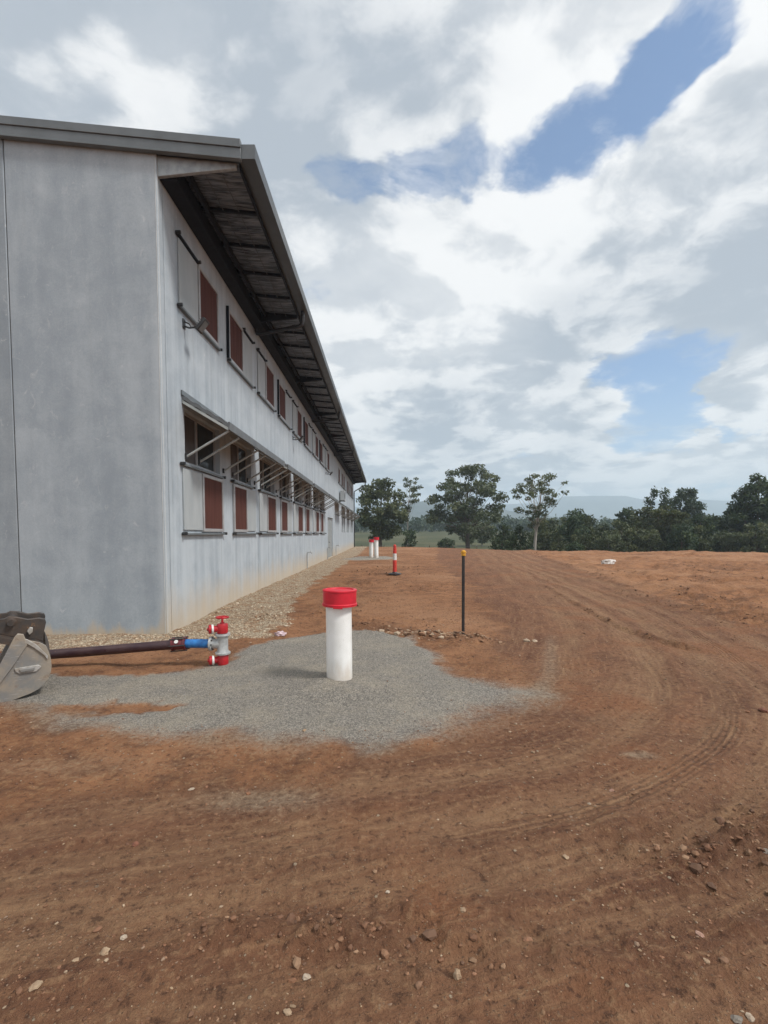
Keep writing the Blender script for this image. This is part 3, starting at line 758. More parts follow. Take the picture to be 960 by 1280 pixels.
def wall_panel(y0, y1, z0, z1, holes, th=0.18):
    """precast panel facing +X with real openings: front, back, edges and reveals"""
    m = MB()
    ys = sorted({y0, y1} | {h[i] for h in holes for i in (0, 1)}); zs = sorted({z0, z1} | {h[i] for h in holes for i in (2, 3)})
    def hole(i, j):
        cy, cz = (ys[i] + ys[i + 1]) / 2, (zs[j] + zs[j + 1]) / 2
        return any(h[0] < cy < h[1] and h[2] < cz < h[3] for h in holes)
    for i in range(len(ys) - 1):
        for j in range(len(zs) - 1):
            if hole(i, j): continue
            a, b, c, d = ys[i], ys[i + 1], zs[j], zs[j + 1]
            m.add([(WX, a, c), (WX, b, c), (WX, b, d), (WX, a, d)], [(0, 1, 2, 3)])
            m.add([(WX - th, a, c), (WX - th, a, d), (WX - th, b, d), (WX - th, b, c)], [(0, 1, 2, 3)])
            for (di, dj, pts) in ((-1, 0, ((a, c), (a, d))), (1, 0, ((b, d), (b, c))), (0, -1, ((b, c), (a, c))), (0, 1, ((a, d), (b, d)))):
                ii, jj = i + di, j + dj
                if 0 <= ii < len(ys) - 1 and 0 <= jj < len(zs) - 1 and not hole(ii, jj): continue
                (p, q), (r_, s_) = pts
                m.add([(WX, p, q), (WX, r_, s_), (WX - th, r_, s_), (WX - th, p, q)], [(0, 1, 2, 3)])
    me = bpy.data.meshes.new('wall_panel'); me.from_pydata(m.v, [], m.f); me.materials.append(M['concrete3'])
    bm = bmesh.new(); bm.from_mesh(me); bmesh.ops.remove_doubles(bm, verts=bm.verts, dist=1e-5); bmesh.ops.recalc_face_normals(bm, faces=bm.faces); bm.to_mesh(me); bm.free()
    return link('wall_panel', me, bld)

FAR_BAYS = [39.1, 44.4, 49.7]
open_holes = []
for B in BAYS: open_holes += [(B + 0.20, B + 2.02, 2.86, 3.80), (B + 2.74, B + 4.42, 2.86, 3.80)]
for B in FAR_BAYS: open_holes += [(B + 1.0, B + 2.2, 1.66, 3.6), (B + 3.0, B + 4.2, 1.66, 3.6)]
open_holes.append((30.1, 33.2, 0.02, 2.62))      # door recess
joints = [CY + 0.186] + [13.42 + 5.13 * k for k in range(9)]
joints = [j for j in joints if j < EY] + [EY]
JG = 0.008
for a, b in zip(joints[:-1], joints[1:]):
    a2, b2 = a + (JG if a > CY + 0.2 else 0.0), b - (JG if b < EY else 0)
    wall_panel(a2, b2, -0.3, 7.40, [h for h in open_holes if h[0] >= a - 0.01 and h[1] <= b + 0.01])
for j in joints[1:-1]:
    MB().box(WX - 0.12, WX - 0.014, j - 0.02, j + 0.02, -0.3, 7.38).build('panel_joint', M['sealant'], bld)
def gz(x): return 7.47 + 0.094 * (WX - x) if x > -10.5 else 7.47 + 0.094 * (WX + 10.5) - 0.094 * (-10.5 - x)
gx = [WX, -5.88, -8.2, -10.5, -12.85, -15.2, -17.5]
for a, b in zip(gx[:-1], gx[1:]):
    a2 = a - 0.008 if a < -4 else WX; b2 = b + 0.008
    MB().prism([(a2, -0.3), (b2, -0.3), (b2, gz(b2) - 0.01), (a2, gz(a2) - 0.01)], 'y', CY, CY + 0.18).build('wall_panel', M['concrete' if a > -4 else 'concrete2'], bld, bevel=0.012)
    if a > -4: MB().prism([(WX + 0.001, CY + 0.022), (WX + 0.0045, CY + 0.026), (WX - 0.026, CY - 0.0045), (WX - 0.022, CY - 0.001)], 'z', -0.25, 7.44).build('corner_chamfer', M['chamfer'], bld)
    if b > -17: MB().box(b - 0.02, b + 0.02, CY + 0.014, CY + 0.12, -0.3, gz(b) - 0.03).build('panel_joint', M['sealant'], bld)
# back walls so the block is a closed volume
MB().box(-17.5, -17.32, CY + 0.19, EY, -0.3, 6.9).build('wall_panel', M['concrete'], bld)
MB().prism([(WX - 0.19, -0.3), (-17.5, -0.3), (-17.5, gz(-17.5) - .02), (-10.5, gz(-10.5) - .02), (WX - 0.19, gz(WX - .19) - .02)], 'y', EY - 0.18, EY - 0.004).build('wall_panel', M['concrete'], bld)
MB().box(-17.3, WX - 0.185, CY + 0.2, EY - 0.2, 3.86, 3.98).build('floor_slab', M['reveal'], bld)
MB().box(WX - 1.3, WX - 1.2, CY + 0.2, EY - 0.2, -0.2, 3.855).build('inner_wall', M['reveal'], bld)

# roof: sheet, rake capping, gutter, eave lining and steel
RX = -1.98
def rz_(x): return 7.60 + 0.094 * (-2.19 - x)       # top of the rake capping
RY0, RY1 = CY - 0.075, EY - 1.2
RM = MB()
prof = [(-2.10, rz_(-2.10) - 0.06), (-10.5, rz_(-10.5) - 0.06), (-19.0, rz_(-10.5) - 0.06 - 0.8), (-19.0, rz_(-10.5) - 0.11 - 0.8), (-10.5, rz_(-10.5) - 0.11), (-2.10, rz_(-2.10) - 0.11)]
RM.prism(prof, 'y', RY0 + 0.02, RY1)
RM.build('roof_sheet', M['fascia'], bld)
def rake(y0, y1, zt, zb):
    m = MB(); x0, x1 = -2.19, -10.5
    m.prism([(x0, rz_(x0) - zt), (x1, rz_(x1) - zt), (x1, rz_(x1) - zb), (x0, rz_(x0) - zb)], 'y', y0, y1)
    m.prism([(x1 - .001, rz_(x1) - zt), (-19.05, rz_(x1) - zt - .8), (-19.05, rz_(x1) - zb - .8), (x1 - .001, rz_(x1) - zb)], 'y', y0, y1)
    return m
rk = rake(CY - 0.105, CY - 0.02, 0.0, 0.125).build('rake_capping', M['fascia'], bld, bevel=0.006)
rake(CY - 0.088, CY - 0.02, 0.127, 0.262).build('lower_fold', M['fascia'], rk, bevel=0.005)
rake(CY - 0.10, CY - 0.02, 0.264, 0.292).build('drip_edge', M['fascia'], rk, bevel=0.004)
# gutter: hollow box section with rolled lip, in lengths
gy = np.linspace(RY0 + 0.03, RY1, 8)
for a, b in zip(gy[:-1], gy[1:]):
    m = MB()
    m.prism([(-2.23, 7.335), (RX, 7.335), (RX, 7.55), (RX - 0.022, 7.55), (RX - 0.022, 7.535), (RX - 0.006, 7.535), (RX - 0.006, 7.345), (-2.222, 7.345), (-2.222, 7.50), (-2.23, 7.50)], 'y', a + 0.002, b - 0.002)
    g = m.build('gutter', M['gutter'], bld)
MB().box(-2.188, RX - 0.002, RY0 + 0.018, RY0 + 0.029, 7.337, 7.549).build('gutter_end', M['fascia'], bld)
# eave lining (crinkled foil) hung between the steel
def make_foil():
    nx, ny = 26, 900
    xs = np.linspace(-3.50, -2.26, nx); ys = np.linspace(CY + 0.02, RY1 - 0.05, ny)
    X, Y = np.meshgrid(xs, ys); bay = 1.05
    ph = ((Y - CY) / bay) % 1.0
    sag = -0.035 * np.sin(ph * math.pi) * np.sin((X + 3.5) / 1.24 * math.pi)
    Z = 7.455 - 0.094 * (X + 3.5) + sag + 0.030 * fbm(X * 1.6, Y * 10, 401, 4, 0.6)
    idx = np.arange(nx * ny).reshape(ny, nx)
    F = np.stack([idx[:-1, :-1], idx[:-1, 1:], idx[1:, 1:], idx[1:, :-1]], -1).reshape(-1, 4)
    me = bpy.data.meshes.new('eave_lining'); me.from_pydata(np.stack([X.ravel(), Y.ravel(), Z.ravel()], 1).tolist(), [], F.tolist()); me.shade_smooth(); me.materials.append(M['foil'])
    link('eave_lining', me, bld)
make_foil()
rprof = [(WX + 0.004, 7.14), (-2.30, 7.265), (-2.30, 7.345), (WX + 0.004, 7.452)]
first = None
ry = [CY + 0.03] + [12.95 + 5.13 * k for k in range(9)]
for k, yy in enumerate([q for q in ry if q < RY1 - 0.2]):
    w_ = 0.06
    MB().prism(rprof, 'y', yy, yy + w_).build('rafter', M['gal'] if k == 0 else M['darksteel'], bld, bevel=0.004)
cb = None; yy = CY + 1.12
while yy < RY1 - 0.2:
    if min(abs(yy - q) for q in ry) > 0.3:
        if cb is None:
            cb = MB().prism([(-3.30, 7.36), (-2.262, 7.265), (-2.262, 7.32), (-3.30, 7.415)], 'y', 0, 0.045).build('crossbar', M['darksteel'], bld); cb.location.y = yy
        else:
            c = cb.copy(); COL.objects.link(c); c.location.y = yy
    yy += 1.03
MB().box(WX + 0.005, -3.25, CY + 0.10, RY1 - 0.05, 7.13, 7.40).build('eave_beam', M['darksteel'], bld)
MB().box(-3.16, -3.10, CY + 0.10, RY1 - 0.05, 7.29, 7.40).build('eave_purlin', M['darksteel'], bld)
for px_ in (-2.86, -2.58):
    MB().path([(px_, CY + 0.1, 7.40 - 0.094 * (px_ + 3.5) - .0), (px_, RY1 - .1, 7.40 - 0.094 * (px_ + 3.5))], 0.007, 5).build('lining_wire', M['dull_wire'], bld)
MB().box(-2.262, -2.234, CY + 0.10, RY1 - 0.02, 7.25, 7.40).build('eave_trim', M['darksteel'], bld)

# windows: shutter panels, screens in frames, tracks
def framed(parent, y0, y1, z0, z1, fw=0.062, proud=0.05, x=WX, off=0.006):
    """frame of four mitred bars; the screen is its child"""
    m = MB(); xa, xb = x + off, x + proud
    for (a, b, c, d) in ((y0, y0 + fw, z0, z1), (y1 - fw, y1, z0, z1), (y0 + fw, y1 - fw, z0, z0 + fw), (y0 + fw, y1 - fw, z1 - fw, z1)):
        m.box(xa, xb, a, b, c, d)
    fr = m.build('window_screen_frame', M['alum'], parent, bevel=0.004)
    MB().box(x + 0.010, x + proud - 0.022, y0 + fw, y1 - fw, z0 + fw, z1 - fw).build('screen', M['screen'], fr)
    return fr
def track(y0, y1, z, dark=False, r=0.022):
    m = MB().box(WX + 0.004, WX + 0.065, y0, y1, z - 0.02, z + 0.02)
    o = m.build('window_track', M['darksteel'] if dark else M['fascia'], bld, bevel=0.006)
    for yy_ in (y0, y1):
        MB().lathe([(0.030, -0.04), (0.030, 0.04)], (WX + 0.055, yy_, z + 0.01), (1, 0, 0), 10).build('end_stop', M['black'], o)
    return o
def shutter(y0, y1, z0, z1):
    return MB().box(WX + 0.004, WX + 0.030, y0, y1, z0, z1).build('shutter_panel', M['shutter'], bld, bevel=0.004)
def upper_pair(B, second=True, firstp=True):
    if firstp:
        track(B - 0.02, B + 0.88, 6.655, True)
        shutter(B + 0.05, B + 0.87, 5.53, 6.62)
        track(B + 0.0, B + 2.02, 5.475)
        framed(bld, B + 0.89, B + 1.97, 5.51, 6.64)
    if second:
        framed(bld, B + 2.64, B + 3.74, 5.51, 6.62)
        shutter(B + 3.76, B + 4.60, 5.53, 6.60)
        track(B + 3.78, B + 4.65, 6.64, True)
        track(B + 2.6, B + 4.66, 5.475)
        MB().box(WX + 0.004, WX + 0.06, B + 2.575, B + 2.615, 5.53, 6.66).build('side_stop', M['darksteel'], bld)
for B in BAYS: upper_pair(B)
upper_pair(28.9, second=False)
for y0, y1 in ((37.1, 38.2), (39.9, 41.0), (41.7, 42.8), (45.6, 46.7), (47.6, 48.7), (50.6, 51.7), (52.4, 53.5)):
    framed(bld, y0, y1, 5.51, 6.63); track(y0 - 0.05, y1 + 0.9, 5.475)

def lower_pair(B):
    shutter(B + 0.05, B + 0.90, 1.66, 2.74)
    framed(bld, B + 0.91, B + 2.08, 1.63, 2.75)
    track(B + 0.0, B + 2.12, 1.585); track(B - 0.02, B + 2.10, 2.795)
    framed(bld, B + 2.83, B + 3.92, 1.63, 2.75)
    shutter(B + 3.93, B + 4.76, 1.66, 2.74)
    track(B + 2.80, B + 4.80, 1.585); track(B + 2.72, B + 4.50, 2.795)
    for a, b, mull in ((B + 0.20, B + 2.02, B + 0.98), (B + 2.74, B + 4.42, B + 3.62)):
        x0, x1 = WX - 0.15, WX - 0.10; fw = 0.05; z0, z1 = 2.86, 3.80
        m = MB()
        for (p, q, c, d) in ((a + .002, a + fw, z0 + .002, z1 - .002), (b - fw, b - .002, z0 + .002, z1 - .002), (a + fw, b - fw, z0 + .002, z0 + fw), (a + fw, b - fw, z1 - fw, z1 - .002), (mull, mull + 0.06, z0 + fw, z1 - fw)):
            m.box(x0, x1, p, q, c, d)
        fr = m.build('window_frame', M['alum'], bld)
        MB().box(x0 + 0.015, x0 + 0.025, a + fw, mull, z0 + fw, z1 - fw).build('inner_panel', M['blind'], fr)
        MB().box(x0 + 0.015, x0 + 0.025, mull + .06, b - fw, z0 + fw, z1 - fw).build('glass_pane', M['glass'], fr)
for B in BAYS: lower_pair(B)
for B in FAR_BAYS:
    for a in (B + 1.0, B + 3.0):
        m = MB(); b = a + 1.2; x0 = WX - 0.12; fw = 0.05
        for (p, q, c, d) in ((a + .002, a + fw, 1.662, 3.598), (b - fw, b - .002, 1.662, 3.598), (a + fw, b - fw, 1.662, 1.71), (a + fw, b - fw, 3.55, 3.598), (a + fw, b - fw, 2.72, 2.78)):
            m.box(x0, x0 + 0.05, p, q, c, d)
        fr = m.build('window_frame', M['alum'], bld)
        MB().box(x0 + .015, x0 + .025, a + fw, b - fw, 1.71, 2.72).build('glass_pane', M['glass'], fr)
        MB().box(x0 + .015, x0 + .025, a + fw, b - fw, 2.78, 3.55).build('glass_pane', M['glass'], fr)
# door recess: wide frame, two leaves, handle
dr = MB().box(WX - 0.14, WX - 0.09, 30.105, 30.2, 0.03, 2.61).box(WX - 0.14, WX - 0.09, 33.1, 33.195, 0.03, 2.61).box(WX - 0.14, WX - 0.09, 30.2, 33.1, 2.5, 2.61).build('door_frame', M['alum'], bld)
for a, b in ((30.2, 31.64), (31.66, 33.1)):
    l_ = MB().box(WX - 0.13, WX - 0.10, a, b, 0.05, 2.495).build('door_leaf', M['door'], dr)
MB().box(WX - 0.10, WX - 0.05, 31.45, 31.6, 1.0, 1.04).build('door_handle', M['darksteel'], dr)

# awnings: ribbed sheet on a light frame, propped by six struts each
def make_awning(y0, y1, struts, parent=bld):
    H0, H1, XO = 3.885, 3.415, WX + 0.80
    m = MB(); n = 16; top = []; bot = []
    for i in range(n + 1):
        q = i / n; x = WX + 0.01 + (0.79) * q; z = H0 + (H1 - H0) * q + (0.018 if i % 4 in (1, 2) else 0.0)
        top.append((x, z + 0.105)); bot.append((x, z + 0.032))
    m.prism(top + bot[::-1], 'y', y0, y1)
    aw = m.build('awning', M['awning'], parent)
    for yy_ in (y0, y1 - 0.045):
        f = MB().prism([(WX + 0.012, H0 - 0.022), (XO, H1 - 0.022), (XO, H1 + 0.03), (WX + 0.012, H0 + 0.03)], 'y', yy_, yy_ + 0.045)
        f.build('frame_bar', M['strut'], aw)
    MB().box(XO + 0.001, XO + 0.03, y0, y1, H1 - 0.012, H1 + 0.125).build('awning_edge', M['awning'], aw)
    MB().box(WX + 0.004, WX + 0.028, y0 - 0.03, y1 + 0.03, 4.0, 4.08).build('flashing', M['fascia'], aw)
    for yy_ in struts:
        MB().path([(WX + 0.03, yy_, 2.96), (XO - 0.02, yy_, H1 - 0.01)], 0.021, 7).build('strut', M['strut'], aw)
        MB().box(WX + 0.004, WX + 0.035, yy_ - 0.03, yy_ + 0.03, 2.91, 3.01).build('bracket', M['black'], aw)
    return aw
for B in BAYS: make_awning(B + 0.10, B + 4.78, [B + q for q in (0.21, 0.83, 2.19, 2.86, 4.03, 4.71)])
make_awning(34.2, 37.6, [34.4, 35.4, 36.4, 37.4])
for B in FAR_BAYS: make_awning(B + 0.6, B + 4.6, [B + q for q in (0.8, 1.6, 2.4, 3.2, 4.0, 4.5)])

# rainwater pipes: offset from the gutter back to the wall; one full drop at the far corner
for yy_ in (12.75, 23.0, 33.2, 43.5):
    m = MB().path([(-2.11, yy_, 7.335), (-2.11, yy_, 7.10), (-2.14, yy_ + .02, 7.02), (-2.22, yy_ + .05, 6.985), (-3.36, yy_ + .5, 6.97), (-3.43, yy_ + .52, 6.99), (-3.455, yy_ + .53, 7.06), (-3.455, yy_ + .53, 7.128)], 0.048, 10)
    m.path([(-2.11, yy_, 7.19), (-2.11, yy_, 7.25)], 0.06, 10)
    m.path([(-2.40, yy_ + .12, 6.983), (-2.32, yy_ + .09, 6.984)], 0.06, 10)
    m.build('rainwater_pipe', M['black'], bld)
MB().path([(-2.11, RY1 - .25, 7.335), (-2.11, RY1 - .25, 7.1), (-2.2, RY1 - .2, 7.0), (-3.3, EY - .25, 6.5), (-3.43, EY - .2, 6.38), (-3.445, EY - .2, 6.2), (-3.445, EY - .2, 0.02)], 0.055, 10).build('rainwater_pipe', M['black'], bld)

# things fixed to the long wall
def floodlight(label, y, z):
    t = thing('floodlight', label, 'floodlight', (WX, y, z), group='floodlights on the long wall')
    MB().box(0.003, 0.02, -0.05, 0.05, -0.02, 0.14).build('wall_plate', M['black'], t, bevel=0.004)
    MB().path([(0.015, 0, .02), (0.10, 0.0, -.01), (0.19, 0, 0.0), (0.25, 0, -0.03)], 0.016, 7).path([(0.015, 0, .10), (0.10, 0, .06), (0.14, 0, -.005)], 0.012, 6).build('bracket_arm', M['black'], t)
    c = Vector((0.33, 0, 0.03)); ax = Vector((0.62, 0, 0.78)); nr = Vector((0.78, 0, -0.62))
    def slab(hw, hy, d0, d1):
        vs = [c + ax * a + Vector((0, b, 0)) + nr * e for a in (-hw, hw) for b in (-hy, hy) for e in (d0, d1)]
        return MB().add(vs, [(0, 1, 3, 2), (4, 6, 7, 5), (0, 4, 5, 1), (2, 3, 7, 6), (0, 2, 6, 4), (1, 5, 7, 3)])
    h = slab(0.125, 0.095, -0.03, 0.03).build('lamp_body', M['black'], t, bevel=0.01)
    slab(0.095, 0.075, 0.031, 0.034).build('lamp_glass', M['reveal'], h)
    f = MB()
    for q in range(6):
        a0 = -0.10 + q * 0.04
        vs = [c + ax * (a0 + a) + Vector((0, b, 0)) + nr * e for a in (-.004, .004) for b in (-.08, .08) for e in (-0.065, -0.031)]
        f.add(vs, [(0, 1, 3, 2), (4, 6, 7, 5), (0, 4, 5, 1), (2, 3, 7, 6), (0, 2, 6, 4), (1, 5, 7, 3)])
    f.build('cooling_fins', M['black'], h)
    return t
floodlight('black floodlight on bracket arm below the first upper window of the long wall', 8.62, 5.21)
floodlight('black floodlight on the long wall halfway along, second from the near corner', 18.72, 5.21)
floodlight('small far floodlight on the long wall just before the outdoor air conditioner', 29.2, 5.17)
ac = thing('air_conditioner', 'pale outdoor air conditioner box mounted high on the far long wall', 'air conditioner', (WX, 38.3, 4.15))
bd_ = MB().box(0.08, 0.42, -0.45, 0.45, 0.03, 0.80).build('casing', M['shutter'], ac, bevel=0.015)
MB().lathe([(0.27, 0.0), (0.29, 0.0), (0.29, 0.012), (0.27, 0.012)], (0.421, -0.1, 0.42), (1, 0, 0), 20).build('fan_guard', M['darksteel'], ac)
for yy_ in (-.3, .3): MB().box(0.003, 0.42, yy_ - .02, yy_ + .02, -0.01, 0.025).box(0.003, 0.03, yy_ - .02, yy_ + .02, -0.3, -0.01).build('bracket', M['darksteel'], ac)
for k, (yy_, lab) in enumerate(((21.6, 'thin grey tap standpipe against the long wall, nearest of three'), (29.4, 'thin grey standpipe on the long wall beside the door recess'), (34.6, 'farthest thin standpipe against the long wall beyond the door'))):
    t = thing('standpipe', lab, 'standpipe', (WX + 0.06, yy_, tz(WX + 0.06, yy_)), group='standpipes along the long wall')
    MB().path([(0, 0, -.05), (0, 0, 0.66), (0.012, 0, 0.71), (0.05, 0, 0.735), (0.15, 0, 0.735)], 0.018, 8).build('pipe', M['gal'], t)
    MB().path([(0.15, 0, 0.735), (0.19, 0, 0.72), (0.20, 0, 0.67)], 0.024, 8).path([(0.16, 0, 0.74), (0.16, 0, 0.80)], 0.01, 6).path([(0.16, -.04, 0.80), (0.16, .04, 0.80)], 0.009, 6).build('tap', M['alum'], t)

# ------------------------------------------------------------------ objects on the site
def vent_pipe(label, x, y, h, tilt=(0, 0), seed=1, cap_tilt=2.0):
    g = tz(x, y) - (0.05 if y < 10 else 0.0)
    t = thing('capped_pipe', label, 'pipe', (x, y, g), group='white pipes with red caps')
    t.rotation_euler = (R(tilt[0]), R(tilt[1]), 0)
    MB().lathe([(0.138, -0.15), (0.138, h - 0.03), (0.126, h - 0.03), (0.126, h - 0.3)], n=40).build('pipe', M['white_pvc'], t)
    hc = 0.168; z0 = h - hc + 0.01
    m = MB().lathe([(0.150, z0 - 0.004), (0.186, z0 - 0.004), (0.187, z0 + 0.018), (0.178, z0 + 0.026), (0.179, z0 + hc - 0.022), (0.183, z0 + hc - 0.018), (0.183, z0 + hc - 0.004), (0.176, z0 + hc), (0.150, z0 + hc), (0.145, z0 + hc - 0.012), (0.02, z0 + hc - 0.012)], n=44)
    c = m.build('cap', M['red_cap'], t); c.rotation_euler = (R(cap_tilt * .3), R(cap_tilt * .4), 0)
    # tear tab on the lower rim
    MB().prism([(-0.05, z0 - 0.012), (0.045, z0 - 0.016), (0.05, z0 + .004), (-0.055, z0 + .004)], 'y', -0.189, -0.176).build('tear_tab', M['red_cap'], c)
    MB().lathe([(0.1386, h * 0.66), (0.1386, h * 0.662)], n=40).build('print_line', M['gal'], t) if False else None
    return t
vent_pipe('large white pipe with red cap standing in the grey gravel, nearest of three', -0.48, 5.12, 1.0, (0.3, -0.4))
vent_pipe('far white red capped pipe, the shorter left one of the pair by the building end', -0.86, 32.2, 1.18, (0, 0.5), 2)
vent_pipe('far white red capped pipe, the taller right one of the pair by the building end', -0.50, 31.6, 1.34, (0, -0.8), 3)

# delineator bollard
bx, by = 0.41, 18.29
bt = thing('bollard', 'red and white banded plastic bollard on a dark base beside the dirt road', 'bollard', (bx, by, tz(bx, by) + 0.01))
MB().lathe([(0.26, 0.0), (0.26, 0.03), (0.20, 0.055), (0.10, 0.07), (0.085, 0.10)], n=8).build('base', M['black'], bt)
MB().lathe([(0.078, 0.06), (0.074, 0.55)], n=20).build('lower_band', M['bollard_red'], bt)
MB().lathe([(0.074, 0.551), (0.072, 0.80)], n=20).build('white_band', M['white_paint'], bt)
MB().lathe([(0.072, 0.801), (0.070, 0.92), (0.058, 0.925), (0.058, 0.945), (0.070, 0.95), (0.070, 1.00), (0.050, 1.01), (0.050, 1.035), (0.060, 1.04), (0.060, 1.10), (0.03, 1.14), (0.01, 1.145)], n=20).build('top_grip', M['bollard_red'], bt)

# star picket with yellow safety cap
px_, py_ = 1.22, 7.32
pk = thing('star_picket', 'black star picket post with a yellow cap beside the dirt road', 'post', (px_, py_, tz(px_, py_) - 0.07), rz=0.5)
pk.rotation_euler = (0, R(-0.4), 0.5)
m = MB()
tri = []
for k in range(3):
    a = k * 2 * math.pi / 3; da = Vector((math.cos(a), math.sin(a))); no = Vector((-da.y, da.x))
    a2 = a + math.pi / 3
    tri += [tuple(da * 0.024 - no * 0.004), tuple(da * 0.024 + no * 0.004), (0.0085 * math.cos(a2), 0.0085 * math.sin(a2))]
m.prism(tri, 'z', -0.3, 1.34)
pp = m.build('post', M['black'], pk, smooth=False)
MB().lathe([(0.030, 1.305), (0.036, 1.31), (0.036, 1.36), (0.030, 1.385), (0.012, 1.392)], n=14).lathe([(0.044, 1.352), (0.046, 1.358), (0.044, 1.366)], n=14).build('safety_cap', M['yellow'], pk)

# excavator bucket resting on its back at the edge of the gravel
bk = thing('excavator_bucket', 'worn grey steel excavator bucket with dark hitch ears lying beside the gravel', 'bucket', (-3.50, 4.66, tz(-3.5, 4.8) - 0.02))
def bp(zx, zy): return ((zx - 240) * 0.00097 * 0.83, (1000 - zy) * 0.00097)
bk.rotation_euler = (0, 0, R(36))
side = [bp(*q) for q in ((-420, 1010), (-150, 1018), (0, 1003), (120, 975), (250, 945), (330, 915), (390, 875), (440, 815), (468, 745), (476, 690), (470, 610), (452, 540), (425, 470), (360, 430), (230, 392), (205, 330), (150, 318), (118, 350), (0, 560), (-140, 800), (-330, 900))]
sp1 = MB().prism(side, 'y', 0.0, 0.030).build('side_plate', M['bucket'], bk, bevel=0.003)
sp2 = MB().prism(side, 'y', 0.87, 0.90).build('side_plate', M['bucket'], bk, bevel=0.003)
back = [bp(*q) for q in ((-420, 1010), (-150, 1018), (0, 1003), (120, 975), (250, 945), (330, 915), (390, 875), (440, 815), (468, 745), (476, 690), (470, 610), (452, 540), (425, 470))]
inner = [((u - 0.20) * 0.955 + 0.20, (v - 0.28) * 0.95 + 0.28) for u, v in back]
MB().prism(back + inner[::-1], 'y', 0.031, 0.869).build('shell', M['bucket_dark'], bk)
MB().prism([bp(*q) for q in ((150, 318), (205, 330), (240, 440), (110, 620), (-60, 830), (-160, 900), (-190, 870), (0, 560), (118, 350))], 'y', -0.022, -0.001).build('edge_brace', M['bucket'], bk, bevel=0.004)
MB().prism([bp(*q) for q in ((205, 378), (240, 380), (330, 445), (440, 575), (436, 612), (400, 560), (300, 470), (215, 412))], 'y', -0.020, -0.001).build('rim_strip', M['bucket_edge'], bk, bevel=0.003)
pd_ = MB().prism([bp(*q) for q in ((108, 662), (340, 655), (372, 676), (350, 700), (320, 722), (150, 722), (112, 690))], 'y', -0.016, -0.001).build('wear_pad', M['bucket_edge'], bk, bevel=0.004)
MB().prism([bp(*q) for q in ((150, 676), (310, 672), (300, 706), (165, 708))], 'y', -0.032, -0.0165).build('weld_block', M['bucket'], pd_, bevel=0.006)
for yy_ in (0.20, 0.62):
    e = MB().prism([bp(*q) for q in ((-60, 190), (20, 186), (60, 168), (140, 178), (250, 212), (370, 208), (428, 224), (438, 262), (415, 350), (400, 470), (330, 430), (200, 420), (90, 380), (-60, 330))], 'y', yy_, yy_ + 0.05).build('hitch_ear', M['bucket_dark'], bk, bevel=0.006)
    MB().lathe([(0.046, -0.02), (0.046, 0.0), (0.03, 0.005)], (bp(85, 228)[0], yy_ - 0.001, bp(85, 228)[1]), (0, -1, 0), 18).build('pin_boss', M['bucket_dark'], e)
MB().path([(bp(85, 228)[0], 0.14, bp(85, 228)[1]), (bp(85, 228)[0], 0.73, bp(85, 228)[1])], 0.032, 14).build('hitch_pin', M['bucket_dark'], bk)
MB().prism([bp(*q) for q in ((240, 330), (268, 292), (300, 300), (296, 345), (262, 372))], 'y', 0.16, 0.198).build('lug', M['bucket_edge'], bk, bevel=0.004)
MB().prism([bp(*q) for q in ((-60, 330), (90, 380), (200, 420), (330, 430), (400, 470), (390, 500), (320, 470), (180, 455), (60, 430), (-60, 390))], 'y', 0.03, 0.87).build('top_plate', M['bucket_dark'], bk)
for k in range(5):
    MB().prism([(-0.52, 0.0), (-0.70, -0.02), (-0.71, 0.0), (-0.54, 0.05)], 'y', 0.03 + k * 0.19, 0.12 + k * 0.19).build('tooth', M['bucket_edge'], bk, bevel=0.004)

# fire water pipeline: coated pipe, coupling, blue spigot and red hydrant valve
VX, VY = -1.97, 5.80
gv = tz(VX, VY)
pl = thing('water_pipe', 'dark maroon coated pipe lying behind the bucket and joined to a red coupling', 'pipe', (0, 0, 0))
A_, B_ = Vector((-4.75, 5.74, 0.085)), Vector((-2.58, 5.84, 0.235))
ax_ = (B_ - A_).normalized()
MB().path([A_, A_.lerp(B_, .5) + Vector((0, 0, -.006)), B_], 0.058, 22).build('pipe_length', M['maroon'], pl)
cp = MB().lathe([(0.060, 0), (0.082, 0.0), (0.082, 0.022), (0.070, 0.026), (0.070, 0.140), (0.082, 0.144), (0.082, 0.168), (0.060, 0.168)], B_ - ax_ * 0.02, ax_, 26).build('coupling', M['maroon_red'], pl)
bm_ = MB(); sd = ax_.orthogonal().normalized(); sd2 = ax_.cross(sd)
for k in range(6):
    a = k * math.pi / 3 + .3; o_ = B_ + (sd * math.cos(a) + sd2 * math.sin(a)) * 0.085
    bm_.path([o_ - ax_ * 0.035, o_ + ax_ * 0.165], 0.009, 6)
bm_.build('bolts', M['iron'], cp)
MB().lathe([(0.001, 0), (0.024, 0.0), (0.024, 0.006), (0.001, 0.006)], B_ + ax_ * 0.05 + Vector((0, -0.058, 0.042)), (0, -0.8, 0.6), 12).build('paint_mark', M['white_paint'], cp)
C_ = B_ + ax_ * 0.148
D_ = Vector((VX - 0.12, VY, 0.255))
MB().path([C_, D_], 0.054, 22).build('blue_spigot', M['blue'], pl)
hv = thing('hydrant_valve', 'red and pale grey hydrant valve with red handwheel at the blue pipe end', 'valve', (VX, VY, gv))
zc_ = 0.255 - gv
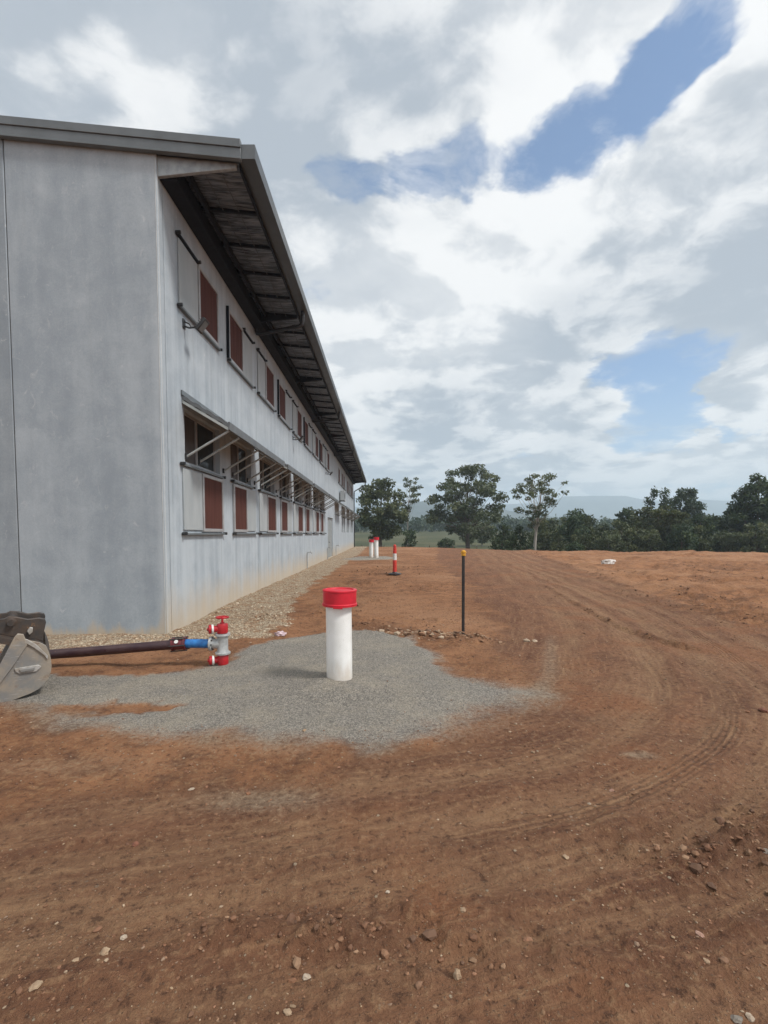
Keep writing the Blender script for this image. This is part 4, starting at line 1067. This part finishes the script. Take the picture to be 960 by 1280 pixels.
# horizontal branch with bolted flange
br = MB().lathe([(0.05, -0.15), (0.088, -0.15), (0.088, -0.126), (0.060, -0.122), (0.058, 0.0)], (0, 0, zc_), (1, 0, 0), 26).build('branch', M['pale_metal'], hv)
bb = MB()
for k in range(8):
    a = k * math.pi / 4; bb.path([(-0.162, 0.072 * math.cos(a), zc_ + 0.072 * math.sin(a)), (-0.112, 0.072 * math.cos(a), zc_ + 0.072 * math.sin(a))], 0.009, 6)
bb.build('flange_bolts', M['iron'], br)
MB().lathe([(0.055, zc_ - 0.125), (0.090, zc_ - 0.125), (0.092, zc_ - 0.105), (0.072, zc_ - 0.10), (0.064, zc_ - 0.07), (0.064, zc_ + 0.07), (0.072, zc_ + 0.10), (0.092, zc_ + 0.105), (0.090, zc_ + 0.125), (0.055, zc_ + 0.125)], n=28).build('body', M['pale_metal'], hv)
for nm, z0, z1 in (('lower_outlet', zc_ - 0.262, zc_ - 0.127), ('upper_outlet', zc_ + 0.127, zc_ + 0.245)):
    o_ = MB().lathe([(0.045, z0), (0.062, z0 + 0.006), (0.066, z0 + 0.02), (0.066, z1 - 0.012), (0.060, z1)], n=26).build(nm, M['red_paint'], hv)
    zz = (z0 + z1) / 2
    MB().lathe([(0.040, 0.04), (0.040, 0.115)], (0, 0, zz), (-0.92, -0.39, 0), 20).build('neck', M['red_paint'], o_)
    MB().lathe([(0.045, 0.100), (0.056, 0.102), (0.056, 0.124), (0.044, 0.126)], (0, 0, zz), (-0.92, -0.39, 0), 22).build('collar', M['white_paint'], o_)
    MB().lathe([(0.050, 0.127), (0.055, 0.130), (0.055, 0.156), (0.030, 0.164), (0.018, 0.164), (0.018, 0.176), (0.005, 0.178)], (0, 0, zz), (-0.92, -0.39, 0), 22).build('blank_cap', M['red_paint'], o_)
zt_ = zc_ + 0.245
sm = MB().lathe([(0.026, zt_ - 0.006), (0.020, zt_ + 0.02), (0.013, zt_ + 0.025), (0.013, zt_ + 0.085)], n=14).build('valve_stem', M['red_paint'], hv)
w_ = MB(); ring = [(0.072 * math.cos(k * math.pi / 12), 0.072 * math.sin(k * math.pi / 12), zt_ + 0.078) for k in range(25)]
w_.path(ring, 0.010, 8, caps=False)
for k in range(5):
    a = k * 2 * math.pi / 5; w_.path([(0, 0, zt_ + 0.078), (0.070 * math.cos(a), 0.070 * math.sin(a), zt_ + 0.078)], 0.008, 6)
w_.lathe([(0.02, zt_ + 0.068), (0.02, zt_ + 0.090), (0.01, zt_ + 0.094)], n=12)
w_.build('handwheel', M['red_paint'], hv)

# crumpled litter and a dusty white sack
def lump(sx, sy, sz, seed, sub=3, amp=0.35, freq=2.5):
    bm = bmesh.new(); bmesh.ops.create_icosphere(bm, subdivisions=sub, radius=1.0)
    from mathutils import noise as mn
    for v in bm.verts:
        n = mn.noise(v.co * freq + Vector((seed * 7.1, seed * 3.3, seed))) + 0.5 * mn.noise(v.co * freq * 2.3 + Vector((seed, 0, 0)))
        v.co *= 1 + amp * n
        v.co.x *= sx; v.co.y *= sy; v.co.z *= sz
    me = bpy.data.meshes.new('lump'); bm.to_mesh(me); bm.free(); return me
me = lump(0.085, 0.05, 0.045, 3, 3, 0.6); me.materials.append(M['litter']); me.name = 'litter'
o = link('litter', me); o.location = (-1.64, 7.53, tz(-1.64, 7.53) + 0.03); tag(o, 'crumpled pinkish piece of litter on the crushed rock behind the gravel', 'litter')
me = lump(0.30, 0.22, 0.15, 5, 4, 0.45); me.materials.append(M['white_plastic']); me.name = 'white_sack'
o = link('white_sack', me); o.location = (10.62, 22.7, tz(10.62, 22.7) + 0.09); tag(o, 'dusty white lump like a sack on the orange earth right of the road', 'sack')

# stones ---------------------------------------------------------------
def stone_mat(name, c1, c2):
    return mat(name, c1, c2, rough=0.9, scale=30, bump=0.6, bscale=120, spec=0.25)
STM = {'cream': stone_mat('cream_stone', (0.40, 0.29, 0.19), (0.29, 0.19, 0.12)), 'white': stone_mat('white_stone', (0.47, 0.39, 0.30), (0.34, 0.26, 0.19)),
       'red': stone_mat('red_brown_stone', (0.24, 0.105, 0.065), (0.15, 0.065, 0.045)), 'grey': stone_mat('grey_stone', (0.25, 0.215, 0.18), (0.17, 0.145, 0.12)),
       'pink': stone_mat('pinkish_stone', (0.40, 0.25, 0.19), (0.30, 0.17, 0.12))}
def gp(px, py):
    a, b = (px - 480.5) / 600, (697 - py) / 600; s_, c_ = math.sin(R(2.9)), math.cos(R(2.9))
    t = 1.6 / (s_ - b * c_); return a * t, (c_ + b * s_) * t
for px, py, w, kind, flat, lab in (
    (170, 1055, .034, 'red', .75, 'rounded red brown stone on the dirt at the left'),
    (131, 1188, .036, 'cream', .45, 'flat cream stone on the dirt toward the lower left'),
    (95, 1195, .022, 'cream', .5, 'small cream stone just left of the flat cream one at lower left'),
    (45, 1231, .040, 'cream', .35, 'long flat tan stone nearest the left edge at the bottom'),
    (155, 1166, .026, 'white', .5, 'small pale stone above the flat cream one at lower left'),
    (360, 1260, .028, 'cream', .55, 'cream stone at the bottom of the dirt left of centre'),
    (383, 1214, .026, 'white', .8, 'irregular whitish stone a little above the bottom cream stone left of centre'),
    (579, 1137, .028, 'cream', .45, 'flat pale stone lying alone on the road in the lower centre'),
    (572, 1212, .034, 'cream', 1.2, 'upright pale stone casting a shadow at the bottom centre'),
    (485, 1112, .020, 'white', .7, 'small white stone on the road in the centre foreground'),
    (922, 1269, .034, 'grey', .5, 'flat grey stone in the bottom right corner'),
    (939, 1268, .026, 'white', .6, 'white stone beside the flat grey one in the bottom right corner'),
    (876, 1165, .030, 'pink', .4, 'flat pinkish stone on the dirt at lower right'),
    (884, 1202, .024, 'cream', .7, 'chipped cream stone below the flat pinkish one at lower right'),
    (708, 1067, .034, 'cream', .55, 'cream stone at the lower edge of the tyre tread marks'),
    (737, 1002, .022, 'white', .7, 'small white stone on the tyre tracks right of centre'),
    (953, 1060, .055, 'grey', .5, 'pale grey stone in the churned earth by the right edge'),
    (955, 891, .075, 'red', .8, 'dark red brown clod on the road by the right edge'),
    (240, 985, .030, 'white', .6, 'pale stone in the orange dirt left of the dusty grey patch'),
    (765, 1270 - 285, .03, 'pink', .35, 'flat dusty stone near the whitish mark on the road')):
    x, y = gp(px, py)
    w *= 0.55
    me = lump(w, w * .8, w * flat * .8, px, 2, 0.55, 1.6); me.materials.append(STM[kind]); me.name = 'stone'
    for p in me.polygons: p.use_smooth = False
    me.shade_smooth(); me.set_sharp_from_angle(angle=R(28))
    o = link('stone', me); o.location = (x, y, tz(x, y) + w * flat * .25); o.rotation_euler = (random.uniform(-.2, .2), random.uniform(-.2, .2), random.uniform(0, 6))
    tag(o, lab, 'stone', 'loose stones on the dirt')

def scatter():
    """loose gravel and clods: real little stones, joined"""
    rng = np.random.default_rng(11)
    def prep(x, y): return terrain(x, y)
    base = []
    bm = bmesh.new(); bmesh.ops.create_icosphere(bm, subdivisions=1, radius=1.0)
    bm.verts.ensure_lookup_table()
    V0 = np.array([v.co[:] for v in bm.verts]); F0 = np.array([[v.index for v in f.verts] for f in bm.faces]); bm.free()
    def emit(name, x, y, z, size, cols, flat=0.6, kind='stuff'):
        n = len(x); nv = len(V0)
        sc = size[:, None] * np.stack([rng.uniform(.7, 1.3, n), rng.uniform(.6, 1.1, n), rng.uniform(.6, 1.2, n) * flat], 1)
        jit = rng.uniform(.68, 1.25, (n, nv, 1))
        P = V0[None] * jit * sc[:, None, :]
        a = rng.uniform(0, 6.283, n); c, s = np.cos(a)[:, None], np.sin(a)[:, None]
        X = P[..., 0] * c - P[..., 1] * s + x[:, None]; Y = P[..., 0] * s + P[..., 1] * c + y[:, None]; Z = P[..., 2] + (z + size * flat * 0.25)[:, None]
        co = np.stack([X, Y, Z], -1).reshape(-1, 3).astype(np.float32)
        f = (F0[None] + (np.arange(n) * nv)[:, None, None]).reshape(-1, 3).astype(np.int32)
        me = bpy.data.meshes.new(name)
        me.vertices.add(len(co)); me.vertices.foreach_set('co', co.ravel())
        me.loops.add(f.size); me.loops.foreach_set('vertex_index', f.ravel())
        me.polygons.add(len(f)); me.polygons.foreach_set('loop_start', np.arange(0, f.size, 3, dtype=np.int32)); me.update(calc_edges=True)
        at = me.attributes.new('rock', 'FLOAT_COLOR', 'POINT')
        cc = np.repeat(np.concatenate([cols, np.ones((n, 1))], 1), nv, 0).astype(np.float32); at.data.foreach_set('color', cc.ravel())
        me.shade_flat() if hasattr(me, 'shade_flat') else None
        m = M.get('loose_rock')
        if m is None:
            m = bpy.data.materials.new('loose_rock'); m.use_nodes = True; t = NT(m.node_tree); b = t.n['Principled BSDF']
            t.put(b.inputs['Base Color'], t.mix(t.smooth(t.noise(t.pos(), 70, 4, .6), .35, .7, 0, .45), t.attr('rock'), (0.14, 0.085, 0.055)))
            b.inputs['Roughness'].default_value = 0.92; b.inputs['Specular IOR Level'].default_value = .25; M['loose_rock'] = m
        me.materials.append(m)
        tag(link(name, me), kind=kind)
    pal = np.array([(.24, .125, .072), (.20, .10, .058), (.28, .155, .09), (.19, .10, .06), (.25, .14, .085), (.22, .11, .06), (.36, .25, .155), (.30, .175, .10), (.23, .11, .06), (.42, .31, .21), (.18, .09, .055), (.28, .19, .13), (.33, .17, .10), (.26, .13, .075)])
    # pebbles over soil and road
    n = 52000
    d = 1.5 * (20 / 1.5) ** rng.uniform(0, 1, n); x = rng.uniform(-1, 1, n) * (0.9 * d + 1.2); y = d - 0.2
    keep = x > -3.5; x, y = x[keep], y[keep]
    z, a = prep(x, y)
    k = rng.uniform(0, 1, len(x)) < (0.25 + 0.75 * np.clip(fbm(x * 1.1, y * 1.1, 501, 3) * 2 + 0.4, 0, 1)) * (1 - 0.97 * a['pad']) * (1 - 0.35 * a['road'])
    x, y, z = x[k], y[k], z[k]
    size = np.exp(rng.normal(math.log(0.0048), 0.48, len(x))) * (0.75 + 0.10 * y); size = np.clip(size * .8, 0.002, 0.02)
    emit('loose_pebbles', x, y, z, size, pal[rng.integers(0, len(pal), len(x))] * rng.uniform(.7, 1.1, (len(x), 1)))
    # crushed rock beside the wall
    n = 9000
    y = 6.8 + (26 ** rng.uniform(0, 1, n) - 1); x = rng.uniform(-4.8, -1.5, n)
    z, a = prep(x, y); k = (a['strip'] > .4) & ((x > WX + .02) | (y < CY - .05)); x, y, z = x[k], y[k], z[k]
    size = np.clip(np.exp(rng.normal(math.log(0.013), 0.42, len(x))), .005, .05)
    pal2 = np.array([(.56, .46, .33), (.47, .36, .25), (.62, .53, .40), (.36, .25, .16), (.44, .33, .22)])
    emit('crushed_rock', x, y, z, size, pal2[rng.integers(0, len(pal2), len(x))] * rng.uniform(.75, 1.05, (len(x), 1)))
    # clods on the churned strips
    n = 85000
    d = 1.6 * (45 / 1.6) ** rng.uniform(0, 1, n); x = rng.uniform(-1, 1, n) * (0.9 * d + 1.2) + .03 * d; y = d - 0.2
    z, a = prep(x, y); k = (rng.uniform(0, 1, n) < (np.clip(a['rough'] - 0.22, 0, 1) * 0.7 + 0.014 + 0.05 * (1 - a['road']))) & (a['pad'] < .2) & (x > -3.3); x, y, z = x[k], y[k], z[k]
    size = np.clip(np.exp(rng.normal(math.log(0.0055), 0.55, len(x))) * (0.9 + 0.20 * y), .002, .034)
    size = size * (0.45 + 0.55 * np.clip(a['rough'][k] * 2, 0, 1))
    pal3 = np.array([(.21, .105, .06), (.17, .088, .054), (.26, .14, .08), (.31, .19, .115), (.14, .078, .05)])
    emit('earth_clods', x, y, z, size, pal3[rng.integers(0, len(pal3), len(x))] * rng.uniform(.75, 1.1, (len(x), 1)), .75)
    # coarse grains on the grey gravel
    n = 9000
    x = rng.uniform(-4.3, 1.7, n); y = rng.uniform(3.6, 8, n); z, a = prep(x, y); k = (a['pad'] > .55); x, y, z = x[k], y[k], z[k]
    size = np.clip(np.exp(rng.normal(math.log(0.0045), 0.35, len(x))), .002, .014)
    g = rng.uniform(.14, .36, (len(x), 1)); emit('loose_gravel', x, y, z, size, g * np.array([[1.0, .96, .90]]))
    # pale rubble along the heap by the picket and the mound by the wall
    n = 420
    x = rng.normal(0.55, 0.55, n); y = 7.55 - 0.25 * x + rng.normal(0, .14, n) ; z, a = prep(x, y); k = a['pad'] < .3; x, y, z = x[k], y[k], z[k]
    size = np.clip(np.exp(rng.normal(math.log(0.022), 0.45, len(x))), .008, .065)
    pal4 = np.array([(.36, .24, .15), (.22, .125, .075), (.45, .35, .25), (.17, .10, .065), (.30, .17, .10)])
    emit('heap_rubble', x, y, z, size, pal4[rng.integers(0, len(pal4), len(x))])
scatter()

# ------------------------------------------------------------------ vegetation
LEAF = np.array([[-1, 0, 0], [0, -.5, 0.08], [1, 0, 0], [0, .5, 0.08]])
def leaves_mesh(name, centers, radii, counts, size, mat_, seed, droop=0.0, clump_tint=None):
    rng = np.random.default_rng(seed)
    C, Rr, T = [], [], []
    for i, (c, r, n) in enumerate(zip(centers, radii, counts)):
        v = rng.normal(0, 1, (n, 3)); v /= np.linalg.norm(v, axis=1, keepdims=True) + 1e-9
        q = rng.uniform(0, 1, (n, 1)) ** 0.5
        C.append(np.array(c) + v * q * np.array(r)); base = rng.uniform(0.05, 0.75) if clump_tint is None else clump_tint[i]
        T.append(np.clip(base + rng.normal(0, .16, n), 0, 1))
    C = np.concatenate(C); T = np.concatenate(T); n = len(C)
    a = rng.normal(0, 1, (n, 3)); a[:, 2] -= droop; a /= np.linalg.norm(a, axis=1, keepdims=True)
    b = rng.normal(0, 1, (n, 3)); b -= a * (a * b).sum(1, keepdims=True); b /= np.linalg.norm(b, axis=1, keepdims=True)
    s = size * rng.uniform(.6, 1.35, (n, 1))
    P = np.stack([C - a * s, C - b * s * .45, C + a * s, C + b * s * .45], 1).reshape(-1, 3).astype(np.float32)
    me = bpy.data.meshes.new(name)
    me.vertices.add(n * 4); me.vertices.foreach_set('co', P.ravel())
    me.loops.add(n * 4); me.loops.foreach_set('vertex_index', np.arange(n * 4, dtype=np.int32))
    me.polygons.add(n); me.polygons.foreach_set('loop_start', np.arange(0, n * 4, 4, dtype=np.int32)); me.update(calc_edges=True)
    at = me.attributes.new('tint', 'FLOAT', 'POINT'); at.data.foreach_set('value', np.repeat(T, 4).astype(np.float32))
    me.materials.append(mat_)
    return me
def tree_meshes(seed, h, cz0, width, n_clump, leaf, leafmat, bark, tr=0.22, shape='round', per=130, clump=(0.9, 1.5), trunk_split=0.35, lean=0.0, flat=0.6, fork=1):
    """trunk with limbs rising to every leaf clump; clumps fill an uneven crown with gaps"""
    rng = np.random.default_rng(seed)
    cen = []; rad = []
    tries = 0
    while len(cen) < n_clump and tries < 4000:
        tries += 1
        u = rng.uniform(0, 1)
        z = cz0 + (h - cz0) * u
        if shape == 'round': w = math.sin(math.pi * min(1, 0.12 + 0.80 * u ** 0.85)) ** 0.7
        elif shape == 'umbrella': w = min(1, 0.25 + 1.1 * u) * (1 - max(0, u - .75) * 1.6)
        elif shape == 'cone': w = (1 - u) ** 0.75 * 0.95 + 0.06
        elif shape == 'column': w = 0.75 * math.sin(math.pi * min(1, .2 + .75 * u)) ** .5 + .1
        else: w = 1 - 0.35 * u
        a = rng.uniform(0, 2 * math.pi); q = math.sqrt(rng.uniform(0.05, 1))
        r = rng.uniform(*clump)
        p = np.array([math.cos(a) * q * width * w + lean * u, math.sin(a) * q * width * w, z - r * flat * .6])
        if any(np.linalg.norm((p - c) / np.array([1, 1, .75])) < (r + r2[0]) * 0.62 for c, r2 in zip(cen, rad)): continue
        cen.append(p); rad.append((r, r, r * flat))
    counts = [int(per * (r[0] / clump[1]) ** 2) for r in rad]
    crown = leaves_mesh('crown', cen, rad, counts, leaf, leafmat, seed + 1, droop=0.5)
    m = MB()
    top = np.array([lean * .8, 0, h * 0.86])
    def trunk_pt(t): return np.array([lean * t * .8 + 0.12 * math.sin(t * 5 + seed), 0.10 * math.sin(t * 4 + 1.3 * seed), h * 0.86 * t])
    tp = [trunk_pt(t) for t in np.linspace(0, 1, 9)]; tp[0][2] = -0.7
    m.path(tp, [tr * (1.25 if i == 0 else 1.0) * (1 - 0.88 * (i / 8)) + 0.01 for i in range(9)], 8)
    for c, r in zip(cen, rad):
        t0 = min(.92, max((c[2] / (h * .86)) * rng.uniform(.42, .80), trunk_split * rng.uniform(.75, 1.9)))
        s = trunk_pt(t0); mid = s * .45 + c * .55 + np.array([0, 0, -0.12 * np.linalg.norm(c - s)]) + rng.normal(0, .12, 3)
        r0 = tr * (1 - .88 * t0) * rng.uniform(.22, .5)
        m.path([s, s * .7 + mid * .3 + np.array([0, 0, .05]), mid, c], [r0, r0 * .75, r0 * .5, 0.012], 5, caps=False)
    trunk = m.mesh('trunk', bark, True, 60)
    return trunk, crown
def place_tree(meshes, label, cat, loc, group=None, sc=1.0, rz=0.0, name='gum_tree'):
    t = thing(name, label, cat, loc, rz, group)
    t.scale = (sc, sc, sc) if not isinstance(sc, tuple) else sc
    link('trunk', meshes[0], t); link('crown', meshes[1], t)
    return t
def gnd(x, y): return float(terrain(np.array([float(x)]), np.array([float(y)]), False)[0][0])

place_tree(tree_meshes(21, 14.0, 2.6, 6.7, 84, .26, M['leaf_gum'], M['bark_brown'], .34, 'round', 250, (.8, 1.6), .20, flat=.66), 'largest full crowned gum tree standing in the grass beyond the middle of the road', 'tree', (13.9, 80, gnd(13.9, 80)))
place_tree(tree_meshes(35, 9.2, 3.6, 3.1, 52, .15, M['leaf_gum'], M['bark_pale'], .19, 'umbrella', 100, (.34, .68), .36, lean=.5, flat=.6), 'slim pale trunked gum tree with an open crown right of the largest gum', 'tree', (16.4, 52, gnd(16.4, 52)))
place_tree(tree_meshes(47, 11.3, 2.4, 3.7, 44, .27, M['leaf_olive'], M['bark_brown'], .26, 'round', 240, (.9, 1.5), .22, flat=.6), 'bushy olive gum tree just beyond the far end of the building', 'tree', (-0.5, 75, gnd(-.5, 75)))
place_tree(tree_meshes(58, 12.2, 6.2, 2.4, 26, .18, M['leaf_gum'], M['bark_pale'], .15, 'umbrella', 100, (.4, .8), .22, lean=.8, flat=.6), 'thin open gum tree with bare lower stems beside the bushy olive gum', 'tree', (3.7, 80, gnd(3.7, 80)))
place_tree(tree_meshes(64, 10.5, 0.6, 4.6, 70, .24, M['leaf_dark'], M['bark_brown'], .25, 'cone', 300, (.8, 1.3), .05, flat=.7), 'tall dark dense conical tree at the right edge of the scene', 'tree', (46.6, 60, gnd(46.6, 60)), name='dark_tree')
place_tree(tree_meshes(73, 11.0, 1.5, 3.1, 44, .26, M['leaf_dark'], M['bark_brown'], .22, 'column', 260, (.8, 1.3), .10, flat=.9), 'broad dark tree rising above the tree belt left of the conical tree', 'tree', (53.0, 85, gnd(53, 85)), name='dark_tree')
place_tree(tree_meshes(81, 10.2, 1.0, .9, 16, .24, M['leaf_dark'], M['bark_brown'], .12, 'column', 140, (.6, .9), .1, flat=1.2), 'narrow dark spire tree above the belt, the left one of two', 'tree', (44.4, 80, gnd(44.4, 80)), name='dark_tree')
place_tree(tree_meshes(82, 10.0, 1.0, 1.0, 16, .24, M['leaf_dark'], M['bark_brown'], .12, 'column', 140, (.6, .9), .1, flat=1.2, lean=-.5), 'narrow dark spire tree above the belt, the right one of two', 'tree', (46.8, 80, gnd(46.8, 80)), name='dark_tree')
place_tree(tree_meshes(90, 6.2, 1.8, 3.0, 28, .22, M['leaf_bright'], M['bark_pale'], .16, 'umbrella', 220, (.7, 1.2), .25, flat=.55), 'lighter yellow green spreading tree with pale trunk within the tree belt', 'tree', (34.2, 60, gnd(34.2, 60)))
# tree belt along the right: five kinds, many individuals
belt = [tree_meshes(100, 5.4, 0.5, 2.0, 26, .21, M['leaf_dark'], M['bark_brown'], .12, 'round', 210, (.6, 1.05), .1, flat=.8),
        tree_meshes(101, 4.9, 0.9, 1.9, 22, .20, M['leaf_olive'], M['bark_brown'], .11, 'round', 190, (.6, 1.0), .15, flat=.7),
        tree_meshes(102, 5.8, 0.7, 1.8, 26, .21, M['leaf_dark'], M['bark_pale'], .12, 'column', 200, (.6, 1.0), .1, flat=.8),
        tree_meshes(103, 4.4, 1.0, 2.0, 20, .20, M['leaf_gum'], M['bark_pale'], .10, 'umbrella', 190, (.6, 1.0), .2, flat=.65),
        tree_meshes(104, 5.0, 0.4, 2.1, 26, .21, M['leaf_olive'], M['bark_brown'], .11, 'round', 190, (.65, 1.05), .1, flat=.8)]
rng_ = random.Random(5)
KIND = ('round dark green', 'small olive', 'upright dark green', 'spreading grey green', 'broad olive')
ROW = ('in the front row of the belt beyond the orange earth', 'in the second row of the tree belt', 'at the back of the tree belt')
for row, (Y0, n, x0, x1, sc) in enumerate(((55, 20, 19.5, 52, .92), (62, 20, 21, 60, 1.05), (73, 18, 22, 70, 1.2))):
    for k in range(n):
        x = x0 + (x1 - x0) * (k + rng_.uniform(.15, .85)) / n; y = Y0 + rng_.uniform(-2.5, 2.5)
        kd = rng_.randrange(5)
        place_tree(belt[kd], KIND[kd] + ' tree ' + ROW[row], 'tree', (x, y, gnd(x, y) - .1), 'trees in the belt beyond the earth crest', sc * rng_.uniform(.66, 1.0) * (0.85 if x < 24 and row < 2 else 1), rng_.uniform(0, 6.3), name='belt_tree')
# smaller plants
bush = tree_meshes(120, 2.1, 0.1, 1.5, 22, .15, M['leaf_dark'], M['bark_brown'], .06, 'round', 150, (.4, .7), .05, flat=.8)
place_tree(bush, 'low round dark bush in the grass left of the largest gum', 'bush', (9.6, 74, gnd(9.6, 74) - .1), name='bush')
place_tree(tree_meshes(121, 3.4, 0.1, 1.0, 18, .17, M['leaf_dark'], M['bark_brown'], .06, 'column', 130, (.4, .75), .05, flat=.9), 'upright dark bush at the foot of the thin open gum', 'bush', (3.7, 70, gnd(3.7, 70) - .1), name='bush')
cas = tree_meshes(122, 3.9, 0.2, 1.35, 26, .15, M['leaf_dark'], M['bark_brown'], .08, 'round', 160, (.45, .8), .05, flat=.85)
place_tree(cas, 'dense dark bush left of the slim pale gum, the left one of two', 'bush', (12.9, 52, gnd(12.9, 52) - .1), name='bush')
place_tree(cas, 'dense dark bush against the slim pale gum, the right one of two', 'bush', (15.0, 53, gnd(15, 53) - .1), rz=2.2, sc=.95, name='bush')
place_tree(bush, 'small dark bush at the foot of the belt just right of the slim pale gum', 'bush', (20.6, 52, gnd(20.6, 52) - .1), rz=1.2, sc=.9, name='bush')
for x, y, s_, lab in ((17.0, 96, 1.1, 'small gum tree behind the largest gum on its right, nearer one'), (20.5, 100, 1.2, 'small gum tree behind the largest gum on its right, farther one')):
    place_tree(belt[3], lab, 'tree', (x, y, gnd(x, y)), sc=s_, rz=x)

def far_wood():
    rng = np.random.default_rng(77); cen = []; rad = []; cnt = []; tin = []
    for Y0, n, h, x0, x1 in ((230, 260, 6.5, -150, 330), (262, 260, 7.5, -170, 380), (300, 240, 9, -200, 430), (380, 220, 12, -250, 560), (480, 220, 13, -320, 700)):
        for k in range(n):
            x = rng.uniform(x0, x1); y = Y0 + rng.uniform(-14, 14); hh = h * rng.uniform(.65, 1.15); g = gnd(x, y)
            w = hh * rng.uniform(.35, .55)
            cen.append((x, y, g + hh * .5)); rad.append((w, w, hh * .52)); cnt.append(70); tin.append(rng.uniform(.05, .6))
    me = leaves_mesh('far_woodland', cen, rad, cnt, 1.0, M['leaf_dark'], 78, clump_tint=tin)
    tag(link('far_woodland', me), kind='stuff')
far_wood()

# post and wire fence across the paddock
fn_ = thing('paddock_fence', 'thin post and wire fence across the grass beyond the site', 'fence', (0, 0, 0))
xs_ = np.arange(-6, 22, 3.0); ys_ = 66 - 0.22 * (xs_ + 6)
fm_ = MB().box(-.05, .05, -.05, .05, -.3, 1.15).mesh('fence_post', M['timber'])
for x, y in zip(xs_, ys_):
    o = link('fence_post', fm_, fn_); o.location = (x, y, gnd(x, y))
for hh in (.35, .7, 1.05):
    MB().path([(x, y - .06, gnd(x, y) + hh) for x, y in zip(xs_, ys_)], 0.006, 4).build('wire', M['gal'], fn_)

# ------------------------------------------------------------------ air
hz = MB().box(-2650, 2850, -250, 3150, -40, 240).build('haze', None, smooth=False)
tag(hz, kind='stuff')
m = bpy.data.materials.new('haze'); m.use_nodes = True
nt = m.node_tree; nt.nodes.clear()
vol = nt.nodes.new('ShaderNodeVolumePrincipled'); vol.inputs['Color'].default_value = (0.74, 0.88, 1.0, 1); vol.inputs['Density'].default_value = 0.00055
vol.inputs['Anisotropy'].default_value = 0.2
om = nt.nodes.new('ShaderNodeOutputMaterial'); nt.links.new(vol.outputs[0], om.inputs['Volume'])
hz.data.materials.append(m)
